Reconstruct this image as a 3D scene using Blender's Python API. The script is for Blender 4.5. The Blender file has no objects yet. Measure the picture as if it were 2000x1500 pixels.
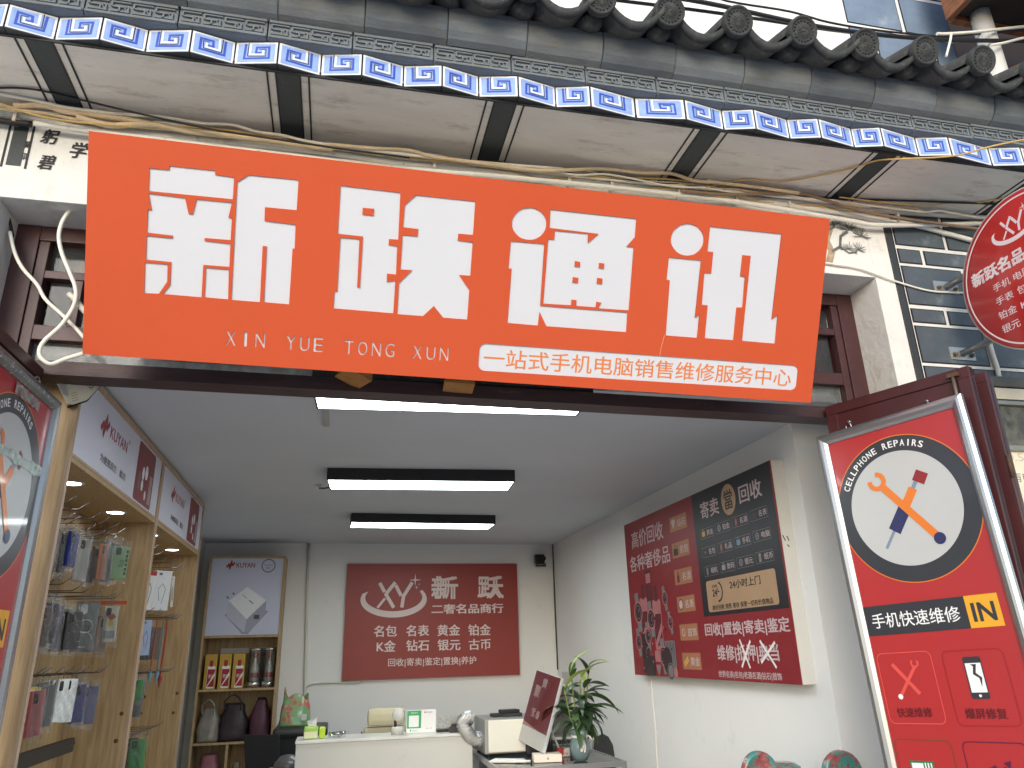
import bpy, bmesh, math, random
from mathutils import Matrix, Vector
random.seed(7)
SC = bpy.context.scene
COL = SC.collection
R = math.radians

# ------------------------------------------------------------ camera
cam = bpy.data.cameras.new('camera'); cam.sensor_width = 36; cam.lens = 1461 / 2000 * 36
cam.clip_start = .05; cam.clip_end = 600
camo = bpy.data.objects.new('camera', cam); COL.objects.link(camo); SC.camera = camo
YAW, PITCH, ROLL = R(13.12), R(19.66), R(-1.53)
_f = Vector((math.sin(YAW) * math.cos(PITCH), math.cos(YAW) * math.cos(PITCH), math.sin(PITCH)))
_r = Vector((math.cos(YAW), -math.sin(YAW), 0)); _u = _r.cross(_f)
_r2 = _r * math.cos(ROLL) + _u * math.sin(ROLL); _u2 = -_r * math.sin(ROLL) + _u * math.cos(ROLL)
camo.matrix_world = Matrix(((_r2.x, _u2.x, -_f.x, 0), (_r2.y, _u2.y, -_f.y, -2.75), (_r2.z, _u2.z, -_f.z, 1.5), (0, 0, 0, 1)))

# ------------------------------------------------------------ sky, sun, exposure
SUN_EL, SUN_AZ = 18, 203          # hazy daylight from behind and left of the camera
w = bpy.data.worlds.new('World'); SC.world = w; w.use_nodes = True
nt = w.node_tree; nt.nodes.clear()
sky = nt.nodes.new('ShaderNodeTexSky'); sky.sky_type = 'NISHITA'; sky.sun_disc = False
sky.sun_elevation = R(SUN_EL); sky.sun_rotation = R(SUN_AZ); sky.air_density = 1.0; sky.dust_density = 1.0; sky.ozone_density = 1.5
bg = nt.nodes.new('ShaderNodeBackground'); bg.inputs[1].default_value = .15
out = nt.nodes.new('ShaderNodeOutputWorld')
nt.links.new(sky.outputs[0], bg.inputs[0]); nt.links.new(bg.outputs[0], out.inputs[0])
sl = bpy.data.lights.new('sun', 'SUN'); sl.energy = 1.0; sl.angle = R(30); sl.color = (1, .985, .96)
so = bpy.data.objects.new('sun', sl); COL.objects.link(so)
_d = Vector((math.sin(R(SUN_AZ)) * math.cos(R(SUN_EL)), math.cos(R(SUN_AZ)) * math.cos(R(SUN_EL)), math.sin(R(SUN_EL))))
so.rotation_euler = _d.to_track_quat('Z', 'Y').to_euler()
vs = SC.view_settings; vs.view_transform = 'Standard'; vs.look = 'None'; vs.exposure = 0.68; vs.gamma = 1; vs.use_curve_mapping = False
SC.render.engine = 'CYCLES'
SC.cycles.max_bounces = 8; SC.cycles.transparent_max_bounces = 12; SC.cycles.caustics_reflective = False; SC.cycles.caustics_refractive = False
SC.cycles.use_denoising = True

# ------------------------------------------------------------ materials
def lin(c):
    def g(v):
        v /= 255
        return v / 12.92 if v <= .04045 else ((v + .055) / 1.055) ** 2.4
    return tuple(g(v) for v in c)
MATS = {}
def mk(name, col, rough=.6, metal=0, var=.12, scale=5, bump=0, bsc=60, coat=0, spec=.5, dirt=None, stretch=(1, 1, 1), emit=0, detail=5):
    if name in MATS: return MATS[name]
    m = bpy.data.materials.new(name); m.use_nodes = True; t = m.node_tree; n = t.nodes; L = t.links
    b = n['Principled BSDF']; c = lin(col)
    b.inputs['Roughness'].default_value = rough; b.inputs['Metallic'].default_value = metal
    b.inputs['Specular IOR Level'].default_value = spec; b.inputs['Coat Weight'].default_value = coat; b.inputs['Coat Roughness'].default_value = .06
    tc = n.new('ShaderNodeTexCoord'); mp = n.new('ShaderNodeMapping'); mp.inputs['Scale'].default_value = stretch
    L.new(tc.outputs['Object'], mp.inputs[0])
    nz = n.new('ShaderNodeTexNoise'); nz.inputs['Scale'].default_value = scale; nz.inputs['Detail'].default_value = detail; nz.inputs['Roughness'].default_value = .62
    L.new(mp.outputs[0], nz.inputs[0])
    rp = n.new('ShaderNodeValToRGB'); rp.color_ramp.elements[0].position = .3; rp.color_ramp.elements[1].position = .7
    rp.color_ramp.elements[0].color = (*[min(1, v * (1 - var)) for v in c], 1); rp.color_ramp.elements[1].color = (*[min(1, v * (1 + var)) for v in c], 1)
    L.new(nz.outputs[0], rp.inputs[0]); o = rp.outputs[0]
    if dirt:
        dc, lo, hi, ds = dirt
        n2 = n.new('ShaderNodeTexNoise'); n2.inputs['Scale'].default_value = ds; n2.inputs['Detail'].default_value = 9; n2.inputs['Roughness'].default_value = .7
        L.new(mp.outputs[0], n2.inputs[0])
        r2 = n.new('ShaderNodeValToRGB'); r2.color_ramp.elements[0].position = lo; r2.color_ramp.elements[1].position = hi
        L.new(n2.outputs[0], r2.inputs[0])
        mx = n.new('ShaderNodeMix'); mx.data_type = 'RGBA'; L.new(r2.outputs[0], mx.inputs[0]); L.new(o, mx.inputs[6]); mx.inputs[7].default_value = (*lin(dc), 1); o = mx.outputs[2]
        rr = n.new('ShaderNodeMapRange'); L.new(r2.outputs[0], rr.inputs[0]); rr.inputs[3].default_value = rough; rr.inputs[4].default_value = min(1, rough + .3); L.new(rr.outputs[0], b.inputs['Roughness'])
    L.new(o, b.inputs['Base Color'])
    if emit:
        L.new(o, b.inputs['Emission Color']); b.inputs['Emission Strength'].default_value = emit
    if bump:
        n3 = n.new('ShaderNodeTexNoise'); n3.inputs['Scale'].default_value = bsc; n3.inputs['Detail'].default_value = 8; n3.inputs['Roughness'].default_value = .65
        L.new(mp.outputs[0], n3.inputs[0])
        bp = n.new('ShaderNodeBump'); bp.inputs['Strength'].default_value = bump; bp.inputs['Distance'].default_value = .01
        L.new(n3.outputs[0], bp.inputs['Height']); L.new(bp.outputs[0], b.inputs['Normal'])
    MATS[name] = m; return m
def glassy(name, col, opac=.15, rough=.05, bump=0, bsc=30, ior=1.5):
    """clear sheet: mostly see-through with a dusty tint and mirror reflections"""
    if name in MATS: return MATS[name]
    m = bpy.data.materials.new(name); m.use_nodes = True; t = m.node_tree; n = t.nodes; L = t.links; n.clear()
    o = n.new('ShaderNodeOutputMaterial'); tr = n.new('ShaderNodeBsdfTransparent'); df = n.new('ShaderNodeBsdfDiffuse'); gl = n.new('ShaderNodeBsdfGlossy')
    df.inputs[0].default_value = (*lin(col), 1); gl.inputs['Roughness'].default_value = rough; tr.inputs[0].default_value = (.93, .95, .95, 1)
    tc = n.new('ShaderNodeTexCoord'); nz = n.new('ShaderNodeTexNoise'); nz.inputs['Scale'].default_value = bsc; nz.inputs['Detail'].default_value = 6; L.new(tc.outputs['Object'], nz.inputs[0])
    mr = n.new('ShaderNodeMapRange'); L.new(nz.outputs[0], mr.inputs[0]); mr.inputs[1].default_value = .3; mr.inputs[2].default_value = .75; mr.inputs[3].default_value = opac * .4; mr.inputs[4].default_value = min(1, opac * 1.6)
    m1 = n.new('ShaderNodeMixShader'); L.new(mr.outputs[0], m1.inputs[0]); L.new(tr.outputs[0], m1.inputs[1]); L.new(df.outputs[0], m1.inputs[2])
    fr = n.new('ShaderNodeFresnel'); fr.inputs[0].default_value = ior
    m2 = n.new('ShaderNodeMixShader'); L.new(fr.outputs[0], m2.inputs[0]); L.new(m1.outputs[0], m2.inputs[1]); L.new(gl.outputs[0], m2.inputs[2])
    if bump:
        bp = n.new('ShaderNodeBump'); bp.inputs['Strength'].default_value = bump; bp.inputs['Distance'].default_value = .02
        L.new(nz.outputs[0], bp.inputs['Height']); L.new(bp.outputs[0], gl.inputs['Normal']); L.new(bp.outputs[0], fr.inputs['Normal'])
    L.new(m2.outputs[0], o.inputs[0]); MATS[name] = m; return m
def wood(name, a, b_, rough=.45, scale=(14, 14, 1.2)):
    if name in MATS: return MATS[name]
    m = mk(name, a, rough, var=0); t = m.node_tree; n = t.nodes; L = t.links; b = n['Principled BSDF']
    tc = n.new('ShaderNodeTexCoord'); mp = n.new('ShaderNodeMapping'); mp.inputs['Scale'].default_value = scale; L.new(tc.outputs['Object'], mp.inputs[0])
    nz = n.new('ShaderNodeTexNoise'); nz.inputs['Scale'].default_value = 4; nz.inputs['Detail'].default_value = 8; nz.inputs['Distortion'].default_value = .6; L.new(mp.outputs[0], nz.inputs[0])
    rp = n.new('ShaderNodeValToRGB'); rp.color_ramp.elements[0].position = .35; rp.color_ramp.elements[1].position = .66
    rp.color_ramp.elements[0].color = (*lin(b_), 1); rp.color_ramp.elements[1].color = (*lin(a), 1); L.new(nz.outputs[0], rp.inputs[0]); L.new(rp.outputs[0], b.inputs['Base Color'])
    return m
def flat(name, col, rough=.5, coat=0, spec=.5): return mk(name, col, rough, var=.03, scale=3, coat=coat, spec=spec)

# ------------------------------------------------------------ mesh builder
class MB:
    def __init__(s): s.v = []; s.f = []; s.m = []; s.sm = []
    def add(s, V, F, mi=0, smooth=False):
        o = len(s.v); s.v += [tuple(p) for p in V]
        for f in F: s.f.append([i + o for i in f]); s.m.append(mi); s.sm.append(smooth)
        return s
    def box(s, x0, x1, y0, y1, z0, z1, c=0, mi=0):
        if c:
            bm = bmesh.new(); bmesh.ops.create_cube(bm, size=1)
            for q in bm.verts: q.co = Vector(((x0 + x1) / 2 + q.co.x * (x1 - x0), (y0 + y1) / 2 + q.co.y * (y1 - y0), (z0 + z1) / 2 + q.co.z * (z1 - z0)))
            bmesh.ops.bevel(bm, geom=bm.edges[:], offset=c, segments=2, affect='EDGES', profile=.7)
            bm.verts.index_update(); s.add([q.co[:] for q in bm.verts], [[q.index for q in f.verts] for f in bm.faces], mi); bm.free(); return s
        V = [(x, y, z) for z in (z0, z1) for y in (y0, y1) for x in (x0, x1)]
        return s.add(V, [(0, 2, 3, 1), (4, 5, 7, 6), (0, 1, 5, 4), (2, 6, 7, 3), (0, 4, 6, 2), (1, 3, 7, 5)], mi)
    def rect(s, x0, y0, x1, y1, z=0, mi=0):          # panel coordinates: y measured down from the top edge
        return s.add([(x0, -y1, z), (x1, -y1, z), (x1, -y0, z), (x0, -y0, z)], [(0, 1, 2, 3)], mi)
    def poly(s, pts, z=0, mi=0):
        return s.add([(x, -y, z) for x, y in pts][::1], [list(range(len(pts)))], mi)
    def prism(s, pts, z0, z1, mi=0):                 # pts xy counter-clockwise
        n = len(pts); V = [(x, y, z0) for x, y in pts] + [(x, y, z1) for x, y in pts]
        return s.add(V, [list(range(n))[::-1], list(range(n, 2 * n))] + [(i, (i + 1) % n, n + (i + 1) % n, n + i) for i in range(n)], mi)
    def ribbon(s, pts, wd, z=0, mi=0, closed=False):
        P = [Vector((x, -y)) for x, y in pts]; n = len(P); V = []
        for i in range(n):
            a = P[i] - P[i - 1] if (i or closed) else P[1] - P[0]; b = P[(i + 1) % n] - P[i] if (i < n - 1 or closed) else a
            a = a.normalized(); b = b.normalized(); t = (a + b)
            t = t.normalized() if t.length > 1e-6 else a
            nn = Vector((-t.y, t.x)); k = wd / 2 / max(.4, abs(nn.dot(Vector((-a.y, a.x)))))
            V += [(P[i].x - nn.x * k, P[i].y - nn.y * k, z), (P[i].x + nn.x * k, P[i].y + nn.y * k, z)]
        F = [(2 * i, 2 * ((i + 1) % n), 2 * ((i + 1) % n) + 1, 2 * i + 1) for i in range(n if closed else n - 1)]
        return s.add(V, F, mi)
    def disc(s, cx, cy, r, z=0, mi=0, n=40, ry=None):
        ry = ry or r
        return s.add([(cx + r * math.cos(2 * math.pi * i / n), -cy + ry * math.sin(2 * math.pi * i / n), z) for i in range(n)], [list(range(n))], mi)
    def ring(s, cx, cy, r, wd, z=0, mi=0, n=64, a0=0, a1=360):
        pts = [(cx + r * math.cos(R(a0 + (a1 - a0) * i / n)), cy + r * math.sin(R(a0 + (a1 - a0) * i / n))) for i in range(n if a1 - a0 == 360 else n + 1)]
        return s.ribbon(pts, wd, z, mi, closed=a1 - a0 == 360)
    def rrect(s, x0, y0, x1, y1, r, z=0, mi=0, line=0):
        pts = []
        for cx, cy, a in ((x1 - r, y0 + r, 270), (x1 - r, y1 - r, 0), (x0 + r, y1 - r, 90), (x0 + r, y0 + r, 180)):
            for i in range(6): pts.append((cx + r * math.cos(R(a + 18 * i)), cy + r * math.sin(R(a + 18 * i))))
        if line: return s.ribbon(pts, line, z, mi, closed=True)
        return s.poly(pts[::-1], z, mi)
    def tube(s, pts, r, n=8, mi=0, cap=True):
        P = [Vector(p) for p in pts]; V = []; F = []; up = None
        rr = r if isinstance(r, (list, tuple)) else [r] * len(P)
        for i, p in enumerate(P):
            t = (P[min(i + 1, len(P) - 1)] - P[max(i - 1, 0)]).normalized()
            if up is None: up = t.orthogonal().normalized()
            up = (up - t * up.dot(t)).normalized(); q = t.cross(up)
            for k in range(n):
                a = 2 * math.pi * k / n; V.append(p + (up * math.cos(a) + q * math.sin(a)) * rr[i])
        for i in range(len(P) - 1):
            for k in range(n): F.append((i * n + k, i * n + (k + 1) % n, (i + 1) * n + (k + 1) % n, (i + 1) * n + k))
        s.add(V, F, mi, True)
        if cap: o = len(s.v) - len(V); s.f += [[o + k for k in range(n)][::-1], [o + (len(P) - 1) * n + k for k in range(n)]]; s.m += [mi] * 2; s.sm += [False] * 2
        return s
    def lathe(s, prof, c=(0, 0, 0), n=24, mi=0, axis='z'):
        V = []; F = []
        for r, h in prof:
            for k in range(n):
                a = 2 * math.pi * k / n; x, y = r * math.cos(a), r * math.sin(a)
                V.append({'z': (c[0] + x, c[1] + y, c[2] + h), 'y': (c[0] + x, c[1] + h, c[2] + y), 'x': (c[0] + h, c[1] + x, c[2] + y)}[axis])
        for i in range(len(prof) - 1):
            for k in range(n): F.append((i * n + k, i * n + (k + 1) % n, (i + 1) * n + (k + 1) % n, (i + 1) * n + k))
        return s.add(V, F, mi, True)
    def text(s, body, x0, y0, x1, y1, z=0, mi=0, bold=0, shear=0):
        """lettering stretched into the box x0..x1, y0..y1 (y down)"""
        c = bpy.data.curves.new('t', 'FONT'); c.body = body; c.resolution_u = 3; c.shear = shear; e = bold
        o = bpy.data.objects.new('t', c); m = bpy.data.meshes.new_from_object(o)
        V = [q.co[:] for q in m.vertices]; F = [list(p.vertices) for p in m.polygons]
        bpy.data.objects.remove(o); bpy.data.curves.remove(c); bpy.data.meshes.remove(m)
        a0 = min(p[0] for p in V); a1 = max(p[0] for p in V); b0 = min(p[1] for p in V); b1 = max(p[1] for p in V)
        sh = [(0, 0)] if not e else [(-e, -e * .5), (e, -e * .5), (-e, e * .5), (e, e * .5)]
        a0 -= e; a1 += e; b0 -= e * .5; b1 += e * .5
        for k, (dx, dy) in enumerate(sh):
            s.add([(x0 + (p[0] + dx - a0) / (a1 - a0) * (x1 - x0), -y1 + (p[1] + dy - b0) / max(1e-6, b1 - b0) * (y1 - y0), z + 4e-5 * k) for p in V], F, mi)
        return s
    def build(s, name, mats, parent=None, M=None, world=True):
        me = bpy.data.meshes.new(name); me.from_pydata(s.v, [], s.f)
        for m in (mats if isinstance(mats, (list, tuple)) else [mats]): me.materials.append(m)
        me.polygons.foreach_set('material_index', s.m); me.polygons.foreach_set('use_smooth', s.sm); me.update()
        return place(name, me, parent, M, world)
WORLD = {}
def place(name, me, parent=None, M=None, world=True):
    o = bpy.data.objects.new(name, me); COL.objects.link(o)
    M = M if M is not None else Matrix(); o.matrix_basis = M
    if parent is not None:
        o.parent = parent; pw = WORLD[parent.name]
        if world: o.matrix_parent_inverse = pw.inverted(); WORLD[o.name] = M
        else: WORLD[o.name] = pw @ M
    else: WORLD[o.name] = M
    return o
def fixn(o):
    bm = bmesh.new(); bm.from_mesh(o.data); bmesh.ops.recalc_face_normals(bm, faces=bm.faces); bm.to_mesh(o.data); bm.free(); return o
LABELS = set()
def tag(o, label, cat, group=None):
    o['label'] = label; o['category'] = cat
    if group: o['group'] = group
    return o
def thing(name, label, cat, loc=(0, 0, 0), M=None, group=None):
    o = bpy.data.objects.new(name, None); o.empty_display_size = .1; COL.objects.link(o)
    o.matrix_basis = M if M is not None else Matrix.Translation(loc)
    WORLD[o.name] = o.matrix_basis.copy()
    return tag(o, label, cat, group)
def struct(o): o['kind'] = 'structure'; return o
def frame(O, U, V):
    U = Vector(U).normalized(); V = Vector(V).normalized(); N = U.cross(V).normalized(); V = N.cross(U)
    return Matrix(((U.x, V.x, N.x, O[0]), (U.y, V.y, N.y, O[1]), (U.z, V.z, N.z, O[2]), (0, 0, 0, 1)))
def smooth_path(pts, k=6):
    P = [Vector(p) for p in pts]; P = [P[0] * 2 - P[1]] + P + [P[-1] * 2 - P[-2]]; out = []
    for i in range(1, len(P) - 2):
        for j in range(k):
            t = j / k; a, b, c, d = P[i - 1], P[i], P[i + 1], P[i + 2]
            out.append(.5 * ((2 * b) + (c - a) * t + (2 * a - 5 * b + 4 * c - d) * t * t + (3 * b - a - 3 * c + d) * t ** 3))
    out.append(P[-2]); return out
def curve_panel(name, loops, ext, mat, parent=None, M=None, world=True):
    cu = bpy.data.curves.new(name, 'CURVE'); cu.dimensions = '2D'; cu.fill_mode = 'BOTH'; cu.extrude = ext
    for pts in loops:
        sp = cu.splines.new('POLY'); sp.points.add(len(pts) - 1)
        for i, p in enumerate(pts): sp.points[i].co = (p[0], -p[1], 0, 1)
        sp.use_cyclic_u = True
    o = bpy.data.objects.new('c', cu); me = bpy.data.meshes.new_from_object(o); me.name = name
    bpy.data.objects.remove(o); bpy.data.curves.remove(cu)
    me.materials.clear(); me.materials.append(mat)
    return place(name, me, parent, M, world)

def words(t, mat, items, z, M=None):
    """each piece of lettering is a part of its own: (text, x0, y0, x1, y1, bold)"""
    for s_, x0, y0, x1, y1, bo in items: MB().text(s_, x0, y0, x1, y1, z, 0, bold=bo).build('lettering', mat, t, M, world=False)

# ------------------------------------------------------------ setting
plaster = mk('white plaster', (228, 227, 223), .85, var=.08, scale=4, bump=.6, bsc=22, dirt=((186, 178, 164), .54, .76, 4))
soffit_m = mk('soffit plaster', (234, 228, 219), .85, var=.07, scale=3, bump=.5, bsc=16, dirt=((150, 136, 124), .55, .85, 5), stretch=(1, 4, 1), detail=9)
dark_paint = mk('dark grey paint', (52, 58, 62), .6, var=.14, scale=8, bump=.15, bsc=40, dirt=((96, 98, 96), .6, .8, 22))
black_paint = mk('black paint line', (22, 24, 30), .6, var=.1)
stone = mk('grey brick paint', (116, 123, 128), .85, var=.16, scale=6, bump=.35, bsc=50, dirt=((122, 120, 110), .54, .74, 9), stretch=(1, 2.5, 4))
tile_m = mk('old grey roof tile', (64, 66, 67), .9, var=.3, scale=12, bump=.5, bsc=60, dirt=((104, 104, 92), .55, .72, 16))
wallin = mk('interior white paint', (230, 231, 231), .75, var=.02, scale=2, bump=.08, bsc=25, dirt=((210, 211, 208), .6, .85, 4))
ceil_m = mk('ceiling paint', (198, 202, 210), .85, var=.03, scale=1.5, bump=.05, bsc=20)
floor_m = mk('street paving stone', (200, 196, 190), .8, var=.12, scale=2, bump=.3, bsc=12)
g = MB(); g.box(-150, 150, -150, .05, -.4, -.004); g.box(-150, 150, 6.1, 150, -.4, -.004); g.box(-150, -1.6, .05, 6.1, -.4, -.004); g.box(3.2, 150, .05, 6.1, -.4, -.004)
struct(g.build('ground', floor_m))
g = MB(); g.box(-1.6, 3.2, .05, 6.1, -.3, .1, c=.01)
struct(g.build('floor', mk('interior floor tile', (176, 172, 164), .25, var=.06, scale=2)))
struct(MB().box(-1.7, 3.0, .30, 5.95, 2.64, 2.76).build('ceiling', ceil_m))
struct(MB().box(-1.56, -1.36, .30, 5.62, .1, 2.64).build('wall_left', wallin))
struct(MB().box(-1.7, 2.9, 5.62, 5.82, .1, 2.64).build('wall_back', wallin))
struct(MB().box(2.38, 2.7, .75, 5.62, .1, 2.64).build('wall_right', wallin))
struct(MB().box(2.62, 2.8, .30, .75, .1, 2.64).build('wall_reveal', wallin))

bld = thing('shop_building', 'old shop building with white plastered beam, painted grey bricks and tiled eave', 'building', (.6, .2, 0))
MB().box(-2.6, 2.452, 0, .40, 3.15, 3.56, c=.004).build('beam', plaster, bld)
MB().box(-2.6, -1.31, .002, .42, 0, 3.15, c=.004).build('pier', plaster, bld)
pier = MB().box(2.452, 4.6, 0, .42, 0, 3.56, c=.004).build('pier', plaster, bld)
MB().box(-2.6, 4.6, .18, .9, 3.56, 4.35).build('wall', plaster, bld)
MB().box(-2.6, 4.6, .47, .6, 2.77, 3.56).build('wall', mk('painted shade void wall', (92, 90, 88), .9, var=.15), bld)  # plaster behind the transom panes, its shade put into the dark grey colour
# hollow outline stripe beside the bricks
ln = MB()
for x in (2.556, 2.596): ln.box(x, x + .005, -.0018, .004, 2.4, 3.45)
ln.box(2.556, 2.585, -.0019, .004, 3.272, 3.277); ln.build('painted_line', black_paint, bld)
MB().box(2.563, 2.594, -.0022, .004, 2.4, 3.46).build('painted_stripe', dark_paint, bld)
# painted bricks on the right pier: each a slab with a black painted rim
brick_paint = mk('slate grey brick paint', (80, 89, 97), .5, var=.2, scale=7, bump=.12, bsc=40, dirt=((120, 128, 132), .56, .74, 9), detail=8)
def brick_mesh(w_, h_, nm='brick', mats=None, rim=.006):
    b = MB(); t = .004; c = .0015
    V = [(0, 0, 0), (w_, 0, 0), (w_, 0, h_), (0, 0, h_), (c, -t, c), (w_ - c, -t, c), (w_ - c, -t, h_ - c), (c, -t, h_ - c),
         (rim, -t, rim), (w_ - rim, -t, rim), (w_ - rim, -t, h_ - rim), (rim, -t, h_ - rim)]
    b.add(V, [(0, 1, 5, 4), (1, 2, 6, 5), (2, 3, 7, 6), (3, 0, 4, 7), (4, 5, 9, 8), (5, 6, 10, 9), (6, 7, 11, 10), (7, 4, 8, 11)], 1); b.add(V, [(8, 9, 10, 11)], 0)
    me = bpy.data.meshes.new(nm); me.from_pydata(b.v, [], b.f)
    for m in mats or (brick_paint, black_paint): me.materials.append(m)
    me.polygons.foreach_set('material_index', b.m); me.update(); return me
rows = [(3.345, 3.535, 2.90), (3.245, 3.325, 2.745), (3.02, 3.23, 2.96), (2.925, 3.0, 2.80), (2.72, 2.91, 2.995), (2.63, 2.705, 2.865), (2.44, 2.615, 3.02)]
for z0, z1, xv in rows:
    xs = [2.607, xv - .007, xv + .012]
    while xs[-1] < 4.3: xs += [xs[-1] + .40, xs[-1] + .418]
    for a, b in zip(xs[0::2], xs[1::2]):
        place('brick', brick_mesh(b - a, z1 - z0), pier, Matrix.Translation((a, -.0005, z0)))
# calligraphy and painted pine on the beam
ink = mk('black ink', (52, 50, 52), .8, var=.3, scale=40)
FB = frame((0, -.0025, 0), (1, 0, 0), (0, 0, 1))
b = MB()
for s, x0, x1, z0, z1 in (('躬', -1.215, -1.150, 3.402, 3.470), ('碧', -1.205, -1.145, 3.285, 3.352), ('学', -1.105, -1.040, 3.350, 3.425), ('龍', -1.268, -1.240, 3.375, 3.405), ('印', -1.268, -1.246, 3.318, 3.350)):
    MB().text(s, x0, -z1, x1, -z0, 0, bold=.03, shear=.2).build('calligraphy', ink, bld, FB)
b = MB(); b.box(-1.312, -1.262, -.003, .0, 3.29, 3.475); b.build('painted_stripe', dark_paint, bld)
b = MB()
for x in (-1.330, -1.248): b.box(x, x + .007, -.003, .0, 3.28, 3.475)
b.build('painted_line', black_paint, bld)
rnd = random.Random(3)
b = MB(); trunk = [(2.205, 3.20), (2.235, 3.27), (2.215, 3.33), (2.245, 3.39), (2.235, 3.44)]
b.ribbon([(x, -z) for x, z in trunk], .035, 0, 1)
b.ribbon([(2.235, -3.27), (2.285, -3.30), (2.30, -3.36), (2.345, -3.39)], .014, .0005, 0); b.ribbon([(2.245, -3.39), (2.275, -3.41), (2.27, -3.44)], .012, .0005, 0)
b.ribbon([(2.285, -3.30), (2.33, -3.27), (2.375, -3.28)], .008, .0005, 0)
for cx, cz, n_, L_ in ((2.36, 3.40, 46, .075), (2.30, 3.43, 34, .06), (2.33, 3.29, 26, .05), (2.385, 3.29, 22, .05), (2.42, 3.37, 26, .06)):
    for i in range(n_):
        a = rnd.uniform(-.5, 3.6); l = L_ * rnd.uniform(.5, 1)
        b.ribbon([(cx, -cz), (cx + l * math.cos(a), -(cz + l * math.sin(a)))], .0022, .0006 + i * 1e-5, 0)
b.build('painted_pine', [mk('pine ink', (96, 100, 98), .8, var=.4, scale=30), mk('pine bark paint', (170, 148, 124), .8, var=.4, scale=25)], bld, FB)

# ---- soffit
SZ = 3.55
bands = [-1.955, -1.115, -.278, .552, 1.439, 2.301, 3.16, 4.0]
edges = [-2.6] + bands + [4.6]
for a, c in zip(edges[:-1], edges[1:]):
    MB().box(a + .0005, c - .0005, -.395, .18, SZ, SZ + .04).build('soffit_panel', soffit_m, bld)
for x in bands:
    MB().box(x - .042, x + .042, -.394, -.004, SZ - .003, SZ + .002).build('painted_band', dark_paint, bld)
    b = MB()
    for d in (-.078, -.046, .041, .073): b.box(x + d, x + d + .0065, -.3935, -.005, SZ - .0036, SZ + .002)
    b.build('painted_line', black_paint, bld)
MB().box(-2.6, 4.6, -.404, -.396, SZ - .006, SZ + .02, c=.002).build('soffit_edge', black_paint, bld)

# ---- zig-zag course of bricks with painted frets
fw = mk('fret white', (238, 238, 240), .6, var=.06, scale=30); fl = mk('fret light blue', (152, 180, 234), .6, var=.14, scale=25); fd = mk('fret dark blue', (56, 84, 190), .6, var=.2, scale=25); fb = mk('fret black', (26, 28, 34), .6)
YI, YO, HT = -.402, -.434, .101
xa = [-1.21, -1.063, -.911, -.769, -.616, -.469, -.314, -.16, -.009, .149, .295, .444, .597, .759, .896, 1.101, 1.31, 1.497, 1.629, 1.808, 1.94, 2.125, 2.251, 2.456, 2.604, 2.852]
xa = [-2.43, -2.28, -2.13, -1.97, -1.82, -1.67, -1.515, -1.36] + xa + [3.0, 3.22, 3.37, 3.6, 3.75, 3.93, 4.08, 4.26, 4.41]
def fret(wd, mirror):
    b = MB(); X = (lambda s: wd * (1 - s)) if mirror else (lambda s: wd * s); Y = lambda t: -HT * t
    def rc(s0, t0, s1, t1, z, mi):
        a, c = sorted((X(s0), X(s1))); b.rect(a, Y(max(t0, t1)), c, Y(min(t0, t1)), z, mi)
    j = lambda: rnd.uniform(-.012, .012)
    rc(.02, .02, .98, .98, 0, 0); rc(.07, .10, .93, .90, .0004, 1)
    Q = lambda pts: [(X(s + j()), Y(t + j())) for s, t in pts]
    b.ribbon(Q([(.235, .90), (.235, .25), (.79, .25), (.79, .74), (.50, .74), (.50, .50), (.63, .50)]), .0088, .0008, 2)
    b.ribbon(Q([(.30, .94), (.30, .335), (.72, .335), (.72, .655), (.57, .655)]), .0030, .0012, 3)
    b.ribbon(Q([(.355, .95), (.355, .415), (.655, .415), (.655, .60)]), .0080, .0016, 0)
    b.ribbon(Q([(.43, .86), (.885, .86), (.885, .13), (.12, .13), (.12, .88)]), .0085, .0014, 1)
    return b
for i, (x0, x1) in enumerate(zip(xa[:-1], xa[1:])):
    y0, y1 = (YO, YI) if i % 2 == 0 else (YI, YO)
    b = MB(); b.prism([(x0 + .0015, y0), (x1 - .0015, y1), (x1 - .0015, -.33), (x0 + .0015, -.33)], SZ + .0015 + .001 * (i % 2), SZ + HT + .004)
    br = b.build('tooth_brick', dark_paint, bld)
    U = Vector((x1 - x0, y1 - y0, 0)); L_ = U.length
    M = frame((x0, y0, SZ + .003), U, (0, 0, 1)); M = M @ Matrix.Translation((.0, 0, .0012))
    fret(L_, i % 2 == 0).build('painted_fret', [fw, fl, fd, fb], br, M)
# ---- course with raised meander
RZ0, RZ1, RY = SZ + HT + .005, 3.740, -.442
def relief(L_):
    b = MB(); h = RZ1 - RZ0; b.box(0, L_, 0, .12, 0, h, c=.003); b.box(.002, L_ - .002, -.009, .002, h - .014, h - .002, c=.002); b.box(.002, L_ - .002, -.009, .002, .002, .013, c=.002)
    n = 4; p = (L_ - .012) / n; t = .0055; m0, m1 = .018, h - .019; mm = (m0 + m1) / 2
    for k in range(n):
        o = .006 + k * p
        for (a, c, d, e) in ((.05, .95, m1 - t, m1), (.05, .13, mm, m1 - t), (.13, .62, mm - t / 2, mm + t / 2), (.40, .48, m0, mm - t / 2) if k % 2 else (.54, .62, m0 + t, mm - t / 2), (.05, .9, m0, m0 + t), (.80, .88, m0 + t, mm + .006), (.70, .80, mm + .001, mm + .006)):
            b.box(o + a * p, o + c * p, -.008, .001, d, e)
    return b
me = None; x = -1.9 - .309 * 2
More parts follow.
